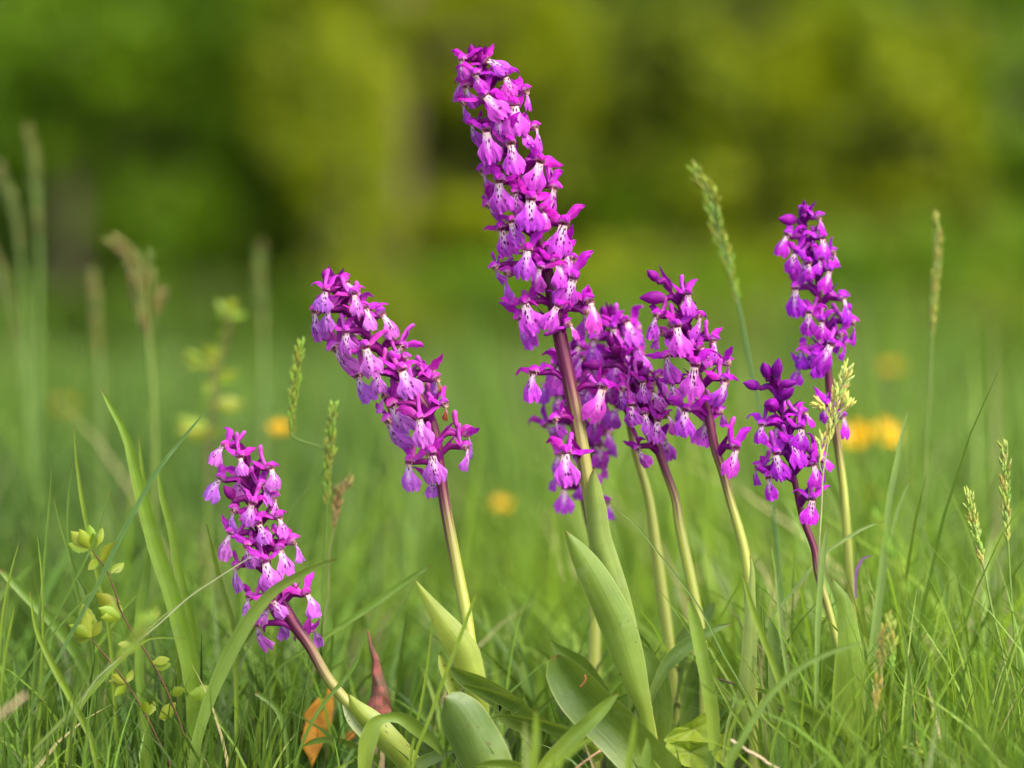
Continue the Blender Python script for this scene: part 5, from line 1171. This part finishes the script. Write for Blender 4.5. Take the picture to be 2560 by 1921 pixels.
def flat_leaf(label, c, outline, y, col, name='dead_leaf', cat='leaf', mat=None, bulge=0.12, tilt=(0, 0)):
    """a leaf traced by its outline, cupped, with a raised midrib; outline centre fan in rings"""
    pts = [P(c, a, b, y) for a, b in outline]
    cen = sum(pts, Vector()) / len(pts); R0 = max((p - cen).length for p in pts)
    for p in pts: p.y += tilt[0] * (p.x - cen.x) + tilt[1] * (p.z - cen.z)
    V, F, U = [cen], [], [(.5, .5)]; n = len(pts); rings = 5
    for r in range(1, rings + 1):
        s = r / rings
        for i, p in enumerate(pts):
            v = cen.lerp(p, s); v = v + Vector((0, -bulge * R0 * (s * s) + 0.05 * R0 * math.sin(i * 1.9 + r), 0)); V.append(v); U.append((.5 + .5 * s * math.cos(i / n * 6.283), .5 + .5 * s * math.sin(i / n * 6.283)))
    for i in range(n): F.append((0, 1 + i, 1 + (i + 1) % n))
    for r in range(rings - 1):
        for i in range(n):
            a = 1 + r * n + i; b = 1 + r * n + (i + 1) % n; F.append((a, a + n, b + n, b))
    o = mk(name, V, F, mat or M_DEAD, None, cen, U, color=col)
    m = o.modifiers.new('thick', 'SOLIDIFY'); m.thickness = 0.0004
    return tag(o, label, cat)
flat_leaf('orange dead leaf standing in the grass beside the dry brown sheath', 'd2', [(520, 1080), (555, 1140), (560, 1230), (550, 1330), (535, 1400), (490, 1480), (450, 1560), (420, 1635), (390, 1560), (345, 1490), (335, 1430), (360, 1330), (350, 1260), (400, 1200), (450, 1150), (495, 1170)], 0.035, (0.42, 0.20, 0.018), tilt=(.3, .4))
flat_leaf('dull red dead leaf hanging in the grass beyond the feathery grass', 'd4', [(1075, 915), (1120, 850), (1140, 890), (1185, 850), (1170, 910), (1120, 960)], 0.25, (0.45, 0.12, 0.03))
flat_leaf('small brown fallen leaf on the soil near the orange one', 'd2', [(600, 1440), (700, 1400), (720, 1430), (650, 1470), (610, 1480)], 0.06, (0.42, 0.17, 0.03), tilt=(0, 1.5))
GLC = (0.27, 0.36, 0.02)
def lobed_leaf():
    y = -0.012
    b = P('d3', 1440, 1700, y); b.z = ground_z(b.x, b.y) - .002
    e = empty('lobed_leaf_plant', b, 'low plant with rounded lobed yellow-green leaflets by the orchid leaves', 'plant')
    V, F, U = tube([(*b, .0009), (*P('d3', 1450, 1560, y + .003), .0008), (*P('d3', 1430, 1480, y + .002), .0007)], 6, 8); mk('stalk', [v - b for v in V], F, M_STALK, e, uv=U, color=(0.2, 0.28, 0.06))
    for ol, dy in (([(1440, 1480), (1350, 1490), (1250, 1480), (1140, 1485), (1180, 1420), (1260, 1390), (1330, 1350), (1400, 1315), (1450, 1312), (1478, 1350), (1470, 1410)], 0.004),
                   ([(1430, 1490), (1470, 1450), (1520, 1460), (1550, 1520), (1545, 1590), (1520, 1640), (1460, 1600), (1430, 1560)], -0.004),
                   ([(1420, 1500), (1425, 1560), (1440, 1610), (1380, 1640), (1290, 1640), (1200, 1600), (1150, 1540), (1160, 1500), (1260, 1490), (1340, 1495)], -0.001)):
        sm = catmull([(*P('d3', a, c_, y + dy), 0) for a, c_ in ol + ol[:1]], 44)[:-1]
        pts = [Vector(p[:3]) * 1.0 for p in sm]; cen = sum(pts, Vector()) / len(pts)
        V, F, U = [cen - b + Vector((0, .002, 0))], [], [(.5, .5)]; n = len(pts)
        for r in range(1, 5):
            s = r / 4
            for i, p in enumerate(pts):
                p2 = cen.lerp(p, s * (1 + (0.03 if (i % 4 < 2 and r == 4) else 0))); p2.y += -0.003 * s * s + .0008 * math.sin(i * .9) * s + (p2.z - cen.z) * 0.5; V.append(p2 - b); U.append((.5 + .45 * s * math.cos(i / n * 6.283), .5 + .45 * s * math.sin(i / n * 6.283)))
        for i in range(n): F.append((0, 1 + i, 1 + (i + 1) % n))
        for r in range(3):
            for i in range(n):
                a = 1 + r * n + i; d = 1 + r * n + (i + 1) % n; F.append((a, a + n, d + n, d))
        mk('leaf', V, F, M_SHRUBLEAF, e, uv=U, color=GLC)
lobed_leaf()
def twig(label, c, pts, y, r, col):
    q = [(*P(c, a, b, y), W(c, r, y)) for a, b in pts]; base = Vector(q[-1][:3])
    V, F, U = tube(q, 7, 20, 0.1); V = [Vector(v) + Vector((noise.noise(Vector(v) * 300),) * 3) * .0004 for v in V]
    tag(mk('twig', V, F, M_TWIG, None, base, U, color=col), label, 'twig')
twig('pale straw-coloured broken twig in front of the violet orchids', 'd3', [(1548, 1488), (1600, 1520), (1660, 1552), (1740, 1600), (1850, 1680), (1900, 1760)], -0.05, 10, (0.55, 0.42, 0.26))
twig('thin tan twig lying under the folded orchid leaf', 'd3', [(745, 1552), (690, 1590), (620, 1640), (540, 1710)], -0.035, 7, (0.42, 0.25, 0.14))
twig('blurred beige twig poking in beside the thin grass', 'd1', [(98, 1365), (60, 1400), (0, 1445), (-60, 1500), (-150, 1640)], -0.16, 8, (0.48, 0.34, 0.2))
twig('dark twig lying behind the sheath of the loose-spiked orchid', 'd3', [(1440, 1105), (1510, 1120), (1600, 1150), (1720, 1200), (1900, 1330)], 0.02, 7, (0.08, 0.06, 0.04))
twig('tiny curled brown scrap lying on the broad dark orchid leaf', 'd3', [(650, 1080), (655, 1110), (640, 1135), (618, 1158)], -0.034, 6, (0.26, 0.09, 0.03))
